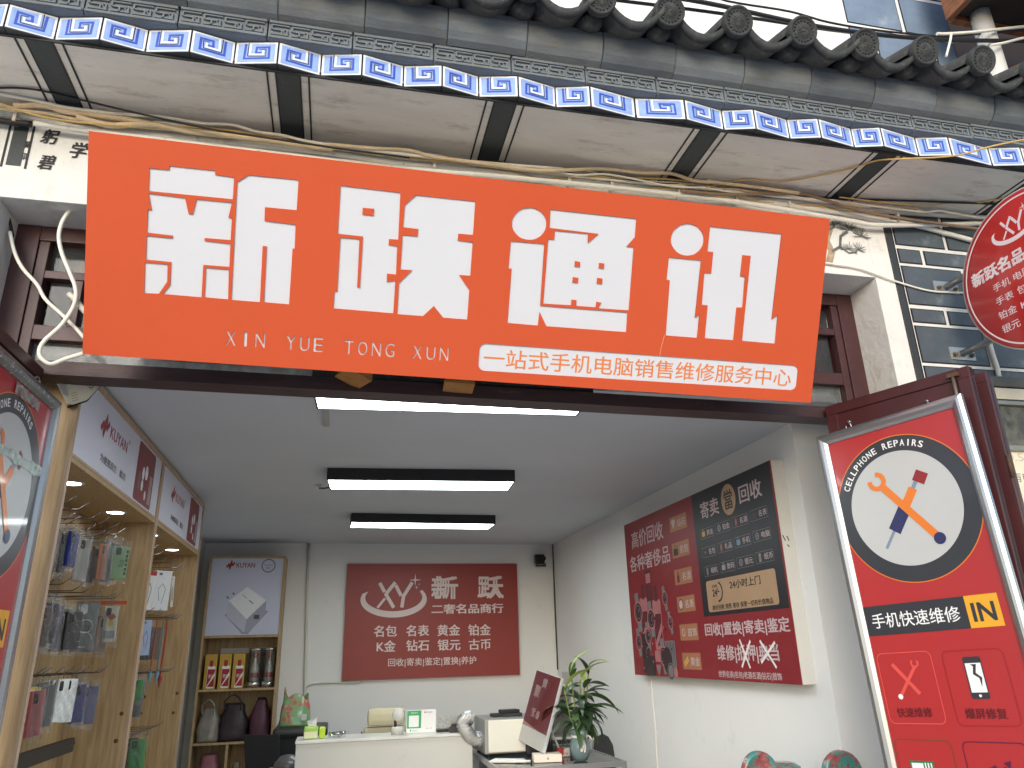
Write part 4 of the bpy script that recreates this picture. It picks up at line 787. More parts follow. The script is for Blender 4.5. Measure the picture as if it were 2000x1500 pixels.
for t, yy, L_ in ((c1, 1.865, ((-1.07, 1.245), (-1.27, 1.245), (-1.08, 1.115), (-1.28, 1.115))), (c2, 3.349, ((-1.07, 1.28), (-1.28, 1.265), (-1.08, 1.155), (-1.29, 1.16)))):
    for x, z_ in L_: MB().lathe([(.010, 0), (.010, -.002), (.004, -.003), (0, -.001)], (x, yy, z_), 12, 0, 'y').build('screw', scr, t)

# ------------------------------------------------------------ packs hanging on the hooks
bagm = glassy('crinkled clear bag', (196, 194, 190), .05, .16, .8, 34)
PACK = [(-1.1, 0.568, 2.015, 0.177, 0.024, 'pg'), (-1.12, 0.713, 2.02, 0.17, 0.03, 'dk'), (-1.14, 0.83, 2.034, 0.155, 0.013, 'gy'), (-1.1, 0.774, 2.034, 0.155, 0.043, 'bl'), (-1.12, 0.995, 2.037, 0.198, 0.062, 'cl'), (-1.14, 1.16, 2.009, 0.159, 0.051, 'br'), (-1.1, 1.221, 2.045, 0.175, 0.037, 'ro'), (-1.12, 1.362, 2.052, 0.181, 0.041, 'nv'), (-1.14, 1.535, 2.095, 0.201, 0.049, 'rd'), (-1.1, 1.53, 2.075, 0.177, 0.095, 'gn'), (-1.12, 0.641, 1.705, 0.145, 0.039, 'dg'), (-1.14, 0.746, 1.747, 0.164, 0.053, 'bk'), (-1.1, 0.683, 1.74, 0.167, 0.037, 'nv'), (-1.12, 0.8, 1.738, 0.181, 0.039, 'bc'), (-1.14, 0.936, 1.712, 0.167, 0.069, 'cw'), (-1.1, 0.942, 1.72, 0.166, 0.074, 'bk'), (-1.12, 1.195, 1.776, 0.228, 0.119, 'be'), (-1.14, 1.471, 1.728, 0.171, 0.051, 'sv'), (-1.1, 1.495, 1.775, 0.183, 0.079, 'co'), (-1.12, 1.477, 1.719, 0.177, 0.054, 'pk'), (-1.14, 0.702, 1.429, 0.19, 0.088, 'ye'), (-1.1, 0.67, 1.416, 0.175, 0.057, 'pi'), (-1.12, 0.832, 1.432, 0.169, 0.065, 'cg'), (-1.14, 1.009, 1.447, 0.17, 0.057, 'ma'), (-1.1, 0.942, 1.45, 0.176, 0.051, 'ma'), (-1.12, 1.114, 1.448, 0.188, 0.067, 'ma'), (-1.14, 1.248, 1.435, 0.17, 0.034, 'gy'), (-1.1, 1.186, 1.421, 0.168, 0.054, 'bl'), (-1.12, 1.41, 1.408, 0.178, 0.098, 'bcl')]
PACK2 = [(-1.1, 2.224, 2.021, 0.237, 0.084, 'wbr'), (-1.12, 2.657, 2.065, 0.261, 0.148, 'wb'), (-1.14, 3.083, 2.07, 0.219, 0.029, 'wt'), (-1.1, 2.266, 1.741, 0.209, 0.078, 'blb'), (-1.12, 2.436, 1.711, 0.204, 0.062, 'bk'), (-1.14, 2.75, 1.717, 0.208, 0.085, 'pat'), (-1.1, 2.125, 1.414, 0.125, 0.052, 'gr'), (-1.12, 2.362, 1.404, 0.208, 0.105, 'gyp'), (-1.14, 2.437, 1.08, 0.192, 0.103, 'gr'), (-1.1, 2.368, 1.079, 0.184, 0.072, 'bkw'), (-1.12, 2.633, 1.07, 0.194, 0.042, 'yl')]
KIND = {'pg': ((110, 92, 104), 'greyish purple phone case'), 'dk': ((40, 32, 36), 'blackish brown phone case'), 'gy': ((110, 112, 118), 'thin grey phone case seen edge on'), 'bl': ((34, 52, 140), 'deep blue phone case'), 'cl': ((176, 168, 160), 'clear crinkled phone case bag'), 'br': ((66, 52, 48), 'dark brown phone case'), 'ro': ((196, 128, 100), 'rose coloured phone case'), 'nv': ((36, 42, 66), 'navy phone case'), 'rd': ((120, 34, 40), 'dark red phone case'), 'gn': ((130, 168, 104), 'pale green phone case'),
        'dg': ((38, 52, 44), 'dark green phone case'), 'bk': ((22, 22, 25), 'black phone case'), 'bc': ((96, 106, 132), 'blue grey clear phone case'), 'cw': ((196, 186, 178), 'clear phone case'), 'be': ((96, 104, 108), 'grey phone case with white outline print'), 'sv': ((110, 112, 116), 'silver edged phone case'), 'co': ((206, 196, 170), 'cream phone case with coloured print'), 'pk': ((166, 140, 130), 'pinkish clear phone case'),
        'ye': ((226, 192, 70), 'yellow and cream phone case'), 'pi': ((206, 110, 116), 'pink phone case'), 'cg': ((110, 112, 116), 'clear grey phone case'), 'ma': ((206, 208, 204), 'white marbled phone case'), 'bcl': ((104, 98, 132), 'violet clear phone case'),
        'wbr': ((214, 214, 216), 'white cable box with a red top'), 'wb': ((206, 208, 212), 'white earphone box with a grey front'), 'wt': ((206, 204, 198), 'thin white box'), 'blb': ((150, 164, 196), 'pale blue accessory box'), 'pat': ((92, 84, 76), 'dark patterned box with white side'), 'gr': ((44, 150, 60), 'green accessory pack'), 'gyp': ((96, 98, 100), 'grey and white accessory pack'), 'bkw': ((52, 54, 56), 'black and white accessory pack'), 'yl': ((206, 190, 70), 'yellow accessory pack')}
def pack(spec, row, idx, bay2):
    x, y, zt, h, wpx, k = spec; wpx *= .84 if bay2 else .80; col, nm = KIND[k]
    box = k in ('wbr', 'wb', 'wt', 'blb', 'pat')
    Wd = max(wpx, .082 if not box else wpx); Wd = min(Wd, .125); T = .05 if box and wpx > .05 else (.022 if box else .012)
    va = math.atan2(y + 2.75, x); need = min(1, wpx / Wd); ang = math.acos(need)
    na = va + math.pi + ang                       # outward normal turned from the viewer towards the aisle
    if box: na = va + math.pi + .35; Wd = wpx * .82
    U = Vector((-math.sin(na), math.cos(na), 0))
    M = frame((x, y, zt), U, (0, 0, 1)) @ Matrix.Rotation(rn.uniform(-.05, .05), 4, 'Z')
    t = thing('accessory_box' if box else 'phone_case_pack', row, 'box' if box else 'phone case', M=M, group='goods on the cabinet hooks')
    m_ = mk('pack ' + k, col, .35, var=.05 if k != 'ma' else .35, scale=30, coat=.3)
    MB().box(-Wd / 2, Wd / 2, -h, -.012, -T / 2, T / 2, c=.004 if not box else .0015).build('carton' if box else 'case_shell', m_, t, world=False)
    z = T / 2 + .0006
    if box:
        b = MB(); b.ribbon([(-Wd * .1, h * .78), (-Wd * .25, h * .5), (0, h * .36), (Wd * .2, h * .5), (Wd * .05, h * .84)], .003, z, 0); b.rect(-Wd * .3, h * .1, -Wd * .1, h * .16, z, 0); b.build('print', flat('grey print', (96, 98, 104), .5), t, world=False)
        if k == 'wbr': MB().rect(-Wd * .5, .014, Wd * .5, .04, z + .0003, 0).build('print', flat('red print', (170, 36, 46), .5), t, world=False)
        MB().tube([(0, -.012, 0), (0, .03, 0)], .0018, 5).build('hang_tab', hookm, t, world=False)
        return t
    MB().rrect(-Wd * .36, .02, -Wd * .02, .058, .008, z, 0).build('camera_window', flat('dark window', (24, 24, 27), .2), t, world=False)
    if k == 'gn':
        b = MB(); b.text('20', -Wd * .1, h * .45, Wd * .22, h * .65, z, 0, bold=0, shear=.3)
        for q in range(6): b.rect(Wd * .3, .03 + q * .022, Wd * .42, .045 + q * .022, z, 0)
        b.build('print', flat('black writing', (24, 26, 26), .5), t, world=False)
    if k == 'be':
        b = MB(); b.ring(Wd * .02, h * .52, Wd * .30, .003, z, 0, 30); b.ring(0, h * .78, Wd * .36, .003, z, 0, 30, 180, 360); b.rrect(-Wd * .3, .02, 0, .065, .012, z + .0003, 0); b.text('BEAR', -Wd * .2, h * .9, Wd * .15, h * .93, z); b.build('print', flat('white print', (226, 226, 226), .5), t, world=False)
        b = MB(); b.text('#25', -Wd * .3, h * .50, Wd * .25, h * .62, z + .0006, shear=.3); b.build('print', flat('black writing', (24, 26, 26), .5), t, world=False)
    if k == 'co':
        b = MB(); b.poly([(-.03, h * .3), (.0, h * .45), (.03, h * .35), (.01, h * .25)], z, 0); b.disc(0, h * .5, .016, z, 1, 16); b.rect(-.03, h * .7, .03, h * .9, z, 2); b.build('print', [flat('print red', (170, 60, 50)), flat('print yellow', (210, 180, 60)), flat('print grey', (150, 146, 150))], t, world=False)
    if k == 'ye':
        b = MB(); b.rect(-Wd / 2 + .002, .02, Wd / 2 - .002, h * .52, z, 0); b.build('print', flat('cream print', (222, 214, 184)), t, world=False)
        b = MB(); b.ring(-.01, h * .45, .03, .012, z + .0006, 0, 30); b.disc(-.01, h * .45, .02, z + .0005, 1, 24); b.rect(.0, h * .72, .03, h * .79, z + .0004, 0); b.build('print', [flat('black ring', (26, 27, 30), .3), flat('grey lens', (130, 132, 134), .3)], t, world=False)
    if k not in ('ma', 'ye'):
        # crinkled clear bag round the case with a loose header
        b = MB(); n = 7; V = []
        r2 = random.Random(idx)
        for j in range(n + 1):
            for i in range(6): V.append(((-.5 + i / 5) * (Wd + .006) + r2.uniform(-.003, .003), .022 - (h + .046) * j / n + r2.uniform(-.003, .003), T / 2 + .003 + r2.uniform(0, .007)))
        b.add(V, [(j * 6 + i, (j + 1) * 6 + i, (j + 1) * 6 + i + 1, j * 6 + i + 1) for j in range(n) for i in range(5)], 0); b.build('clear_bag', bagm, t, world=False)
    MB().tube([(0, -.01, 0), (0, .03, 0)], .0014, 5).build('hang_tab', hookm, t, world=False)
    return t
ordn = ['first', 'second', 'third', 'fourth', 'fifth', 'sixth', 'seventh', 'eighth', 'ninth', 'tenth']
for i, s in enumerate(PACK):
    r_ = 0 if i < 10 else 1 if i < 20 else 2; q = i - (0, 10, 20)[r_]
    pack(s, '%s, %s of the near cabinet\'s %s row' % (KIND[s[5]][1], ordn[q], ('top', 'middle', 'bottom')[r_]), i, False)
PACK2[6] = (-1.10, 2.26, 1.414, .125, .075, 'gr'); PACK2[8] = (-1.10, 2.46, 1.08, .20, .10, 'gr'); PACK2[9] = (-1.16, 2.58, 1.079, .19, .08, 'bkw'); PACK2[10] = (-1.12, 2.72, 1.07, .194, .05, 'yl')
for i, s in enumerate(PACK2):
    w_ = ['in the top row', 'in the top row', 'at the right end of the top row', 'in the second row', 'in the second row', 'in the second row', 'at the left of the third row', 'in the third row', 'at the left of the bottom row', 'in the bottom row', 'in the bottom row'][i]
    pack(s, '%s %s of the far cabinet' % (KIND[s[5]][1], w_), 50 + i, True)
EX = [(-1.16, .64, 2.03, .16, .040, (70, 110, 110), 'teal', 0), (-1.17, .90, 2.04, .17, .045, (150, 146, 140), 'pale grey', 0), (-1.15, 1.30, 2.04, .16, .040, (54, 58, 64), 'charcoal', 0), (-1.16, 1.45, 2.06, .17, .04, (196, 160, 120), 'sand coloured', 0),
      (-1.09, .56, 1.72, .16, .045, (60, 44, 40), 'brown', 1), (-1.17, .86, 1.73, .17, .05, (170, 168, 166), 'frosted', 1), (-1.17, 1.06, 1.74, .18, .05, (44, 46, 50), 'matt charcoal', 1), (-1.16, 1.36, 1.74, .17, .045, (120, 70, 66), 'maroon', 1),
      (-1.16, .76, 1.43, .17, .05, (140, 140, 142), 'smoky', 2), (-1.17, .92, 1.44, .17, .045, (60, 62, 66), 'slate', 2), (-1.17, 1.32, 1.42, .17, .05, (160, 126, 110), 'tan', 2), (-1.13, 1.26, 1.43, .165, .04, (206, 200, 190), 'ivory', 2)]
for i, (x, y, zt, h, w_, col, nm, r_) in enumerate(EX):
    KIND['x%d' % i] = (col, nm + ' phone case'); pack((x, y, zt, h, w_, 'x%d' % i), '%s phone case half hidden between others in the near cabinet\'s %s row' % (nm, ('top', 'middle', 'bottom')[r_]), 80 + i, False)
for (x, y, z0, z1, m_, lb) in ((-1.10, 2.86, 1.76, 1.42, flat('red strap', (150, 40, 40)), 'red lanyard hanging in the far cabinet'), (-1.11, 2.80, 1.76, 1.44, flat('steel blue strap', (98, 112, 126)), 'blue grey lanyard hanging beside the red one'), (-1.13, 2.70, 1.76, 1.44, flat('rust strap', (150, 76, 56)), 'rust coloured lanyard hanging behind the blue grey one')):
    t = thing('lanyard', lb, 'lanyard', (x, y, z0), group='lanyards')
    for d in (-.010, .012): MB().tube(smooth_path([(x, y, z0), (x + .004, y + d * .6, z0 - .1), (x, y + d, z1 + .08), (x, y, z1)], 4), .0038, 6).build('strap', m_, t)
    MB().lathe([(0, 0), (.010, -.006), (.013, -.03), (.006, -.055), (.002, -.085), (0, -.088)], (x, y, z1), 12).build('clasp', flat('clasp blue', (96, 150, 176)) if 'blue' in lb else m_, t)
tag(MB().box(-1.20, -1.03, 1.50, 1.512, 1.772, 1.79, c=.002).build('price_strip', flat('orange strip', (196, 84, 44))), 'orange packet lying on a hook in the near cabinet', 'packet')
tag(MB().box(-1.352, -1.338, 3.55, 3.72, 2.12, 2.52, c=.003).build('leaning_board', flat('dark panel', (34, 34, 36))), 'dark panel leaning on the left wall behind the far cabinet', 'panel')

# ------------------------------------------------------------ cabinet at the back left
bc = thing('back_cabinet', 'oak shelf unit with a charger lightbox against the back wall', 'cabinet', (-.9, 5.45, .1))
x0, x1, yf, yb = -1.25, -.525, 5.30, 5.615
MB().box(x0, x0 + .02, yf, yb, .1, 2.47, c=.001).build('side_panel', oak, bc); MB().box(x1 - .02, x1, yf, yb, .1, 2.47, c=.001).build('side_panel', oak, bc)
MB().box(x0 + .021, x1 - .021, yb - .012, yb, .1, 2.46).build('back_panel', oak, bc); MB().box(x0 + .021, x1 - .021, yf, yb - .013, 2.448, 2.468, c=.001).build('top_panel', oak, bc)
for z_ in (1.712, 1.232, .772): MB().box(x0 + .021, x1 - .021, yf, yb - .013, z_ - .02, z_, c=.001).build('shelf', oak, bc)
MB().box(-.935, -.915, yf, yb - .013, .1, .751).build('divider', oak, bc)
FM = bc.matrix_basis.inverted() @ frame((x0 + .022, yf + .01, 2.447), (1, 0, 0), (0, 0, 1)); W, H = x1 - x0 - .044, .732
bcl = MB().box(0, W, -H, 0, -.01, 0); bcl.build('lightbox_face', flat('lightbox lavender', (196, 200, 222), .4), bc, FM, world=False)
b = MB(); flame(b, W * .20, H * .02, W * .32, H * .155, .0008, 0); b.build('logo', ltxt, bc, FM, world=False); words(bc, ltxt, [('KUYAN', W * .34, H * .06, W * .60, H * .125, .012)], .0008, FM)
b = MB(); b.ring(W * .79, H * .10, .062, .010, .0008, 0, 40); b.build('badge_print', flat('badge grey', (92, 110, 116)), bc, FM, world=False); words(bc, flat('badge grey', (92, 110, 116)), [('10.5W', W * .73, H * .08, W * .85, H * .105, 0), ('快充', W * .755, H * .115, W * .825, H * .15, 0)], .0008, FM)
X = lambda u: W * u; Yv = lambda v: H * v
b = MB(); b.poly([(X(.24), Yv(.74)), (X(.50), Yv(.985)), (X(.58), Yv(.99)), (X(.84), Yv(.70)), (X(.5), Yv(.6))], .0005, 4); b.poly([(X(.28), Yv(.56)), (X(.52), Yv(.38)), (X(.80), Yv(.56)), (X(.55), Yv(.80))][::-1], .0008, 0); b.poly([(X(.28), Yv(.56)), (X(.55), Yv(.80)), (X(.53), Yv(.97)), (X(.27), Yv(.76))][::-1], .0008, 1); b.poly([(X(.55), Yv(.80)), (X(.80), Yv(.56)), (X(.80), Yv(.72)), (X(.62), Yv(.95)), (X(.53), Yv(.97))][::-1], .0008, 2)
b.rect(X(.645), Yv(.745), X(.72), Yv(.80), .0012, 3); b.ribbon([(X(.275), Yv(.53)), (X(.25), Yv(.50))], .012, .0012, 3); b.ribbon([(X(.35), Yv(.48)), (X(.325), Yv(.455))], .012, .0012, 3); b.ribbon([(X(.46), Yv(.48)), (X(.53), Yv(.53))], .004, .0012, 3); b.ribbon([(X(.56), Yv(.555)), (X(.62), Yv(.60))], .008, .0012, 3)
b.build('charger_print', [flat('charger top', (232, 234, 240)), flat('charger side', (188, 192, 210)), flat('charger face', (158, 162, 180)), flat('charger dark', (84, 86, 98)), flat('charger shadow', (150, 152, 176))], bc, FM, world=False)
# spirits boxes and bottles on the shelf
for i, x in enumerate((-1.20, -1.07, -.945)):
    t = thing('liquor_box', ['spirits gift box with a white bottle print, leftmost on the shelf', 'spirits gift box with a white bottle print, middle of three', 'spirits gift box with a white bottle print, beside the glass cylinders'][i], 'box', (x + .055, 5.40, 1.232), group='liquor boxes on the back shelf')
    MB().box(x, x + .108, 5.345, 5.45, 1.2325, 1.545, c=.002).build('carton', flat('gold carton', (186, 148, 58), .35), t)
    F_ = t.matrix_basis.inverted() @ frame((x, 5.3445, 1.545), (1, 0, 0), (0, 0, 1))
    b = MB(); b.rrect(.028, .105, .100, .305, .012, .0, 0); b.rect(.042, .055, .075, .11, .0003, 1); b.rect(.03, .135, .098, .29, .0004, 1); b.poly([(.03, .29), (.098, .16), (.098, .195), (.03, .30)], .0008, 0); b.text('贵州', .04, .18, .09, .215, .0012, 0); b.build('print', [flat('print bottle white', (226, 224, 220)), flat('print bottle red', (158, 28, 36))], t, F_, world=False)
for i, x in enumerate((-.752, -.615)):
    t = thing('glass_case_bottle', ['clear cylinder with a spirits bottle beside the gift boxes', 'clear cylinder with a spirits bottle at the right end of the shelf'][i], 'bottle', (x, 5.42, 1.232), group='bottles in clear cylinders')
    ch = mk('polished steel', (196, 192, 188), .2, metal=.9, var=.05)
    MB().lathe([(0, 0), (.066, 0), (.066, .05), (.06, .054)], (x, 5.42, 1.2325), 24).build('base', ch, t); MB().lathe([(.06, .335), (.066, .338), (.066, .362), (0, .364)], (x, 5.42, 1.2325), 24).build('lid', ch, t)
    MB().lathe([(.061, .05), (.061, .338)], (x, 5.42, 1.2325), 24).build('cylinder', glassy('case glass', (200, 198, 194), .10, .10), t)
    MB().lathe([(.03, .055), (.04, .07), (.042, .17), (.03, .2), (.014, .24), (.013, .30)], (x, 5.42, 1.2325), 20).build('bottle', glassy('bottle glass', (214, 212, 208), .75, .1), t)
    MB().lathe([(.016, .27), (.016, .325), (0, .327)], (x, 5.42, 1.2325), 14).build('cap', flat('bottle red cap', (150, 30, 40), .3), t); MB().lathe([(.0432, .09), (.0432, .135)], (x, 5.42, 1.2325), 20).build('band', flat('bottle red cap', (150, 30, 40), .3), t)
t = thing('white_print', 'white framed print leaning at the back of the shelf behind the bottles', 'frame', (-.9, 5.57, 1.232))
MB().box(-1.10, -.62, 5.565, 5.585, 1.2325, 1.60, c=.003).build('frame', flat('frame white', (196, 194, 190)), t); MB().box(-1.07, -.65, 5.561, 5.564, 1.2625, 1.55).build('sheet', flat('frame sheet', (150, 128, 96)), t)
def handbag(label, x, y, z, w_, h, d, col, strap=True, shiny=False, seed=1, pinch=1):
    rn2 = random.Random(seed); t = thing('handbag', label, 'bag', (x, y, z))
    m_ = mk('bag ' + str(col), col, .3 if shiny else .45, var=.25, scale=9, bump=.4, bsc=14, coat=.3 if shiny else 0)
    b = MB(); n = 16; V = []; lv = ((0, .93), (.07, 1.03), (.2, 1.0), (.35, 1.03), (.5, .95), (.65, .97), (.8, .86), (.92, .88), (1, .74))
    for f, s_ in lv:
        for i in range(n):
            a = 2 * math.pi * i / n; c_, s2 = math.cos(a), math.sin(a); q = s_ * (1 - (1 - pinch) * max(0, f - .55) / .45) * (1 + rn2.uniform(-.10, .10)) * (1 - .35 * f * abs(s2)); c_, s2 = math.cos(a), math.sin(a)
            V.append((x + w_ / 2 * q * math.copysign(abs(c_) ** .6, c_), y + d / 2 * q * math.copysign(abs(s2) ** .6, s2), z + h * f))
    b.add(V, [(j * n + i, j * n + (i + 1) % n, (j + 1) * n + (i + 1) % n, (j + 1) * n + i) for j in range(len(lv) - 1) for i in range(n)] + [list(range(n))[::-1], [(len(lv) - 1) * n + i for i in range(n)]], 0, True); b.build('body', m_, t)
    if strap:
        for dy in (-.02, .03): MB().tube(smooth_path([(x - w_ * .25, y + dy - d * .3, z + h * .8), (x - w_ * .33, y + dy - d * .36, z + h * 1.05), (x - w_ * .05, y + dy - d * .3, z + h * 1.22), (x + w_ * .2, y + dy - d * .3, z + h * 1.05), (x + w_ * .22, y + dy - d * .3, z + h * .8)], 4), .0055, 7).build('strap', m_, t)
    return t
handbag('grey leather handbag in a clear wrapper on the left of the lower shelf', -1.12, 5.40, .7725, .20, .30, .16, (126, 120, 110), True, True, 3, .7)
handbag('dark plum and black handbag with a looped handle on the lower shelf', -.90, 5.42, .7725, .27, .33, .18, (40, 26, 36), True, False, 4, .8)
handbag('plum drawstring bag at the right of the lower shelf', -.66, 5.43, .7725, .20, .37, .17, (78, 36, 56), False, False, 5, .45)
handbag('rounded pink bag in the bottom compartment of the back cabinet', -1.08, 5.42, .45, .18, .22, .14, (150, 92, 104), False, False, 6)
t = thing('small_jar', 'small clear jar in the bottom right compartment of the back cabinet', 'jar', (-.84, 5.42, .5))
MB().lathe([(0, 0), (.035, 0), (.037, .07), (.03, .085)], (-.84, 5.42, .5), 16).build('jar_glass', glassy('jar glass', (190, 184, 170), .25, .05), t)
MB().box(-.914, -.546, 5.31, 5.6, .48, .4995).build('shelf', oak, bc); MB().box(-1.228, -.936, 5.31, 5.6, .43, .4495).build('shelf', oak, bc)

# ------------------------------------------------------------ red sign on the back wall
F1 = frame((.09, 5.57, 2.422), (1, 0, 0), (0, 0, 1))
t = thing('wall_sign', 'dark red sign with white logo and lettering on the back wall', 'sign', M=F1)
bred = mk('back sign red', (146, 54, 51), .45, var=.03)
bw = flat('back sign white', (222, 208, 208), .5)
MB().box(0, 1.85, -1.158, 0, -.045, 0, c=.003).build('panel', bred, t, world=False)
b = MB(); xy_logo(b, .15, .10, 1.0, .0008); b.build('logo', bw, t, world=False)
for s, x0, y0, x1, y1, bo in (('新', .896, .130, 1.188, .374, .05), ('跃', 1.400, .132, 1.694, .375, .05), ('二奢名品商行', .90, .425, 1.685, .526, .03), ('名包', .302, .632, .540, .746, .02), ('名表', .636, .634, .877, .747, .02), ('黄金', .965, .636, 1.209, .750, .02), ('铂金', 1.296, .638, 1.542, .754, .02), ('K金', .335, .782, .530, .893, .02), ('钻石', .640, .783, .880, .893, .02), ('银元', .968, .785, 1.212, .896, .02), ('古币', 1.300, .787, 1.540, .897, .02), ('回收|寄卖|鉴定|置换|养护', .458, .960, 1.380, 1.050, .012)):
    MB().text(s, x0, y0, x1, y1, .0008, 0, bold=bo).build('lettering', bw, t, world=False)
# pipes, sensor and cables on the back wall
tag(MB().tube([(-.325, 5.605, 2.64), (-.30, 5.605, 1.9), (-.268, 5.605, 1.15), (-.262, 5.605, .6)], .014, 8).build('wall_conduit', flat('painted conduit', (206, 206, 198))), 'thin painted conduit running down the back wall', 'conduit')
tag(MB().tube(smooth_path([(-.262, 5.60, 1.18), (-.24, 5.60, 1.225), (-.15, 5.60, 1.245), (.10, 5.60, 1.245), (.25, 5.60, 1.24), (.30, 5.59, 1.262)], 4), .008, 6).build('wall_cable', flat('painted conduit', (206, 206, 198))), 'white cable leading from the conduit to the bottom of the back wall sign', 'cable')
t = thing('wall_sensor', 'small black sensor in the top right corner of the back wall', 'sensor', (2.2, 5.55, 2.45))
MB().box(2.145, 2.255, 5.53, 5.60, 2.42, 2.52, c=.012).build('housing', flat('sensor black', (14, 15, 20), .3), t); MB().box(2.150, 2.262, 5.515, 5.56, 2.385, 2.419, c=.004).build('led_strip', flat('sensor black', (14, 15, 20), .3), t)
b = MB()
for q in range(4): b.box(2.165 + .024 * q, 2.172 + .024 * q, 5.513, 5.516, 2.40, 2.407)
b.build('led', flat('led dots', (206, 210, 214)), t); MB().box(2.255, 2.275, 5.56, 5.62, 2.46, 2.50).build('mount', flat('sensor black', (14, 15, 20), .3), t)
tag(MB().tube([(2.372, 5.60, 2.64), (2.37, 5.605, 2.0), (2.371, 5.605, 1.3)], .007, 6).build('corner_cable', flat('dark corner cable', (70, 72, 70))), 'dark cable in the corner of back and right wall', 'cable')

# ------------------------------------------------------------ big red and black board on the right wall
F2 = frame((2.30, 3.153, 2.462), (0, -1, 0), (0, 0, 1))
t = thing('wall_board', 'large red and black advertising board with a pale side on the right wall', 'sign', M=F2)
W, H = 2.272, 1.158
rred = mk('board red', (132, 30, 38), .4, var=.03); rblk = flat('board navy black', (24, 26, 34), .4); rwh = flat('board pale lettering', (192, 174, 178), .45); rgold = mk('board gold', (172, 142, 112), .4, var=.08, scale=3); rtan = flat('board tan', (164, 112, 80), .45); rdk = flat('board black lettering', (34, 30, 32), .45); rgy = flat('board grey', (120, 118, 122), .4); rmar = flat('board maroon', (92, 36, 44), .4); rmid = flat('board rose', (176, 112, 116), .4); rbk2 = flat('board near black', (46, 34, 40), .4)
MB().box(0, W, -H, 0, -.004, 0).build('face', rred, t, world=False); MB().box(.001, W + .001, -H + .001, -.001, -.079, -.0045).build('board_side', mk('board side white', (206, 206, 200), .6, var=.05), t, world=False)
b = MB(); b.rect(1.279, .002, W - .012, .785, .0006); b.build('black_field', rblk, t, world=False)
words(t, rwh, [('高价回收', .145, .082, .770, .215, .012), ('各种奢侈品', .070, .268, .850, .392, .012)], .0006)
for i, s in enumerate(('钻石', '名包', '名酒', '名表', '首饰', '黄金')):
    y = .092 + .1818 * i
    MB().rect(.896, y, 1.172, y + .103, .0006).build('button_print', rtan, t, world=False)
    MB().text(s, 1.02, y + .026, 1.155, y + .080, .0012, 0, bold=.012).build('lettering', rwh, t, world=False)
    b = MB(); cx, cy = .955, y + .052
    if i == 0: b.poly([(cx - .035, cy - .02), (cx, cy + .034), (cx + .035, cy - .02), (cx + .02, cy - .034), (cx - .02, cy - .034)], .0012, 0)
    elif i == 1: b.rrect(cx - .036, cy - .012, cx + .036, cy + .034, .008, .0012, 1); b.ring(cx, cy - .012, .022, .005, .0012, 1, 16, 180, 360)
    elif i == 2: b.rrect(cx - .018, cy - .012, cx + .018, cy + .036, .006, .0012, 2); b.rect(cx - .008, cy - .036, cx + .008, cy - .01, .0012, 2)
    elif i == 3: b.disc(cx, cy, .03, .0012, 0, 24); b.ring(cx, cy, .032, .006, .0014, 1, 24)
    elif i == 4: b.ring(cx, cy, .022, .007, .0012, 0, 20); b.disc(cx + .014, cy - .022, .010, .0014, 3, 10)
    else: b.ribbon([(cx - .035, cy + .015), (cx + .03, cy - .025)], .012, .0012, 4); b.ribbon([(cx - .025, cy + .03), (cx + .038, cy - .008)], .012, .0014, 4)
    b.build('icon_print', [rwh, rdk, rmar, rmid, flat('board yellow', (210, 170, 80))], t, world=False)
words(t, rwh, [('寄卖', 1.390, .075, 1.640, .185, .02), ('回收', 1.898, .070, 2.152, .176, .02)], .0012)
b = MB(); b.disc(1.768, .122, .088, .0012, 0, 40, ry=.094); b.build('oval_print', rgold, t, world=False)
MB().text('當', 1.715, .062, 1.820, .182, .0018, 0, bold=.02).build('lettering', rdk, t, world=False)
for k, s in enumerate(('黄金', '铂金', '名酒', '名表', '名包', '礼品', '手机', '电脑', '相机', '数码', '银元', '纸币')):
    c_, r_ = k % 4, k // 4; x = 1.352 + .2145 * c_; y = .246 + .1185 * r_ - .0035 * c_
    MB().rrect(x, y, x + .186, y + .060, .004, .0012, 0, .0022).build('cell_outline', rgy, t, world=False)
    MB().text(s, x + .090, y + .011, x + .178, y + .047, .0012, 0, bold=.008).build('lettering', rwh, t, world=False)
    b = MB(); cx, cy = x + .045, y + .03; rn3 = random.Random(k)
    if k % 3 == 0: b.rrect(cx - .022, cy - .014, cx + .022, cy + .018, .006, .0012, 0); b.ring(cx, cy - .014, .012, .003, .0012, 0, 12, 180, 360)
    elif k % 3 == 1: b.ring(cx, cy, .017, .006, .0012, 0, 18); b.disc(cx, cy, .008, .0014, 1, 12)
    else: b.rrect(cx - .012, cy - .022, cx + .012, cy + .024, .004, .0012, 0); b.rect(cx - .008, cy - .01, cx + .008, cy + .01, .0014, 1)
    cc = [(190, 160, 90), (160, 160, 164), (150, 60, 60), (60, 60, 70), (60, 52, 52), (140, 84, 60), (110, 140, 170), (130, 134, 140), (120, 120, 120), (150, 150, 156), (150, 150, 150), (140, 140, 136)][k]
    b.build('icon_print', [flat('icon %d' % k, cc), rgy], t, world=False)
b = MB(); b.rrect(1.356, .573, 2.174, .762, .02, .0012); b.build('gold_plate', rgold, t, world=False)
words(t, rdk, [('24小时上门', 1.660, .594, 2.014, .644, .02), ('高价回收 销售 寄存 保管一切有价值物品', 1.410, .722, 2.117, .754, .02), ('24', 1.432, .628, 1.495, .672, .03), ('全天候', 1.432, .600, 1.500, .620, .02)], .0018)
b = MB(); b.ring(1.505, .646, .056, .011, .0018, 0, 30, -75, 95); b.ribbon([(1.50, .646), (1.525, .646)], .006, .0018, 0); b.ribbon([(1.50, .646), (1.512, .620)], .006, .002, 0); b.build('clock_print', rdk, t, world=False)
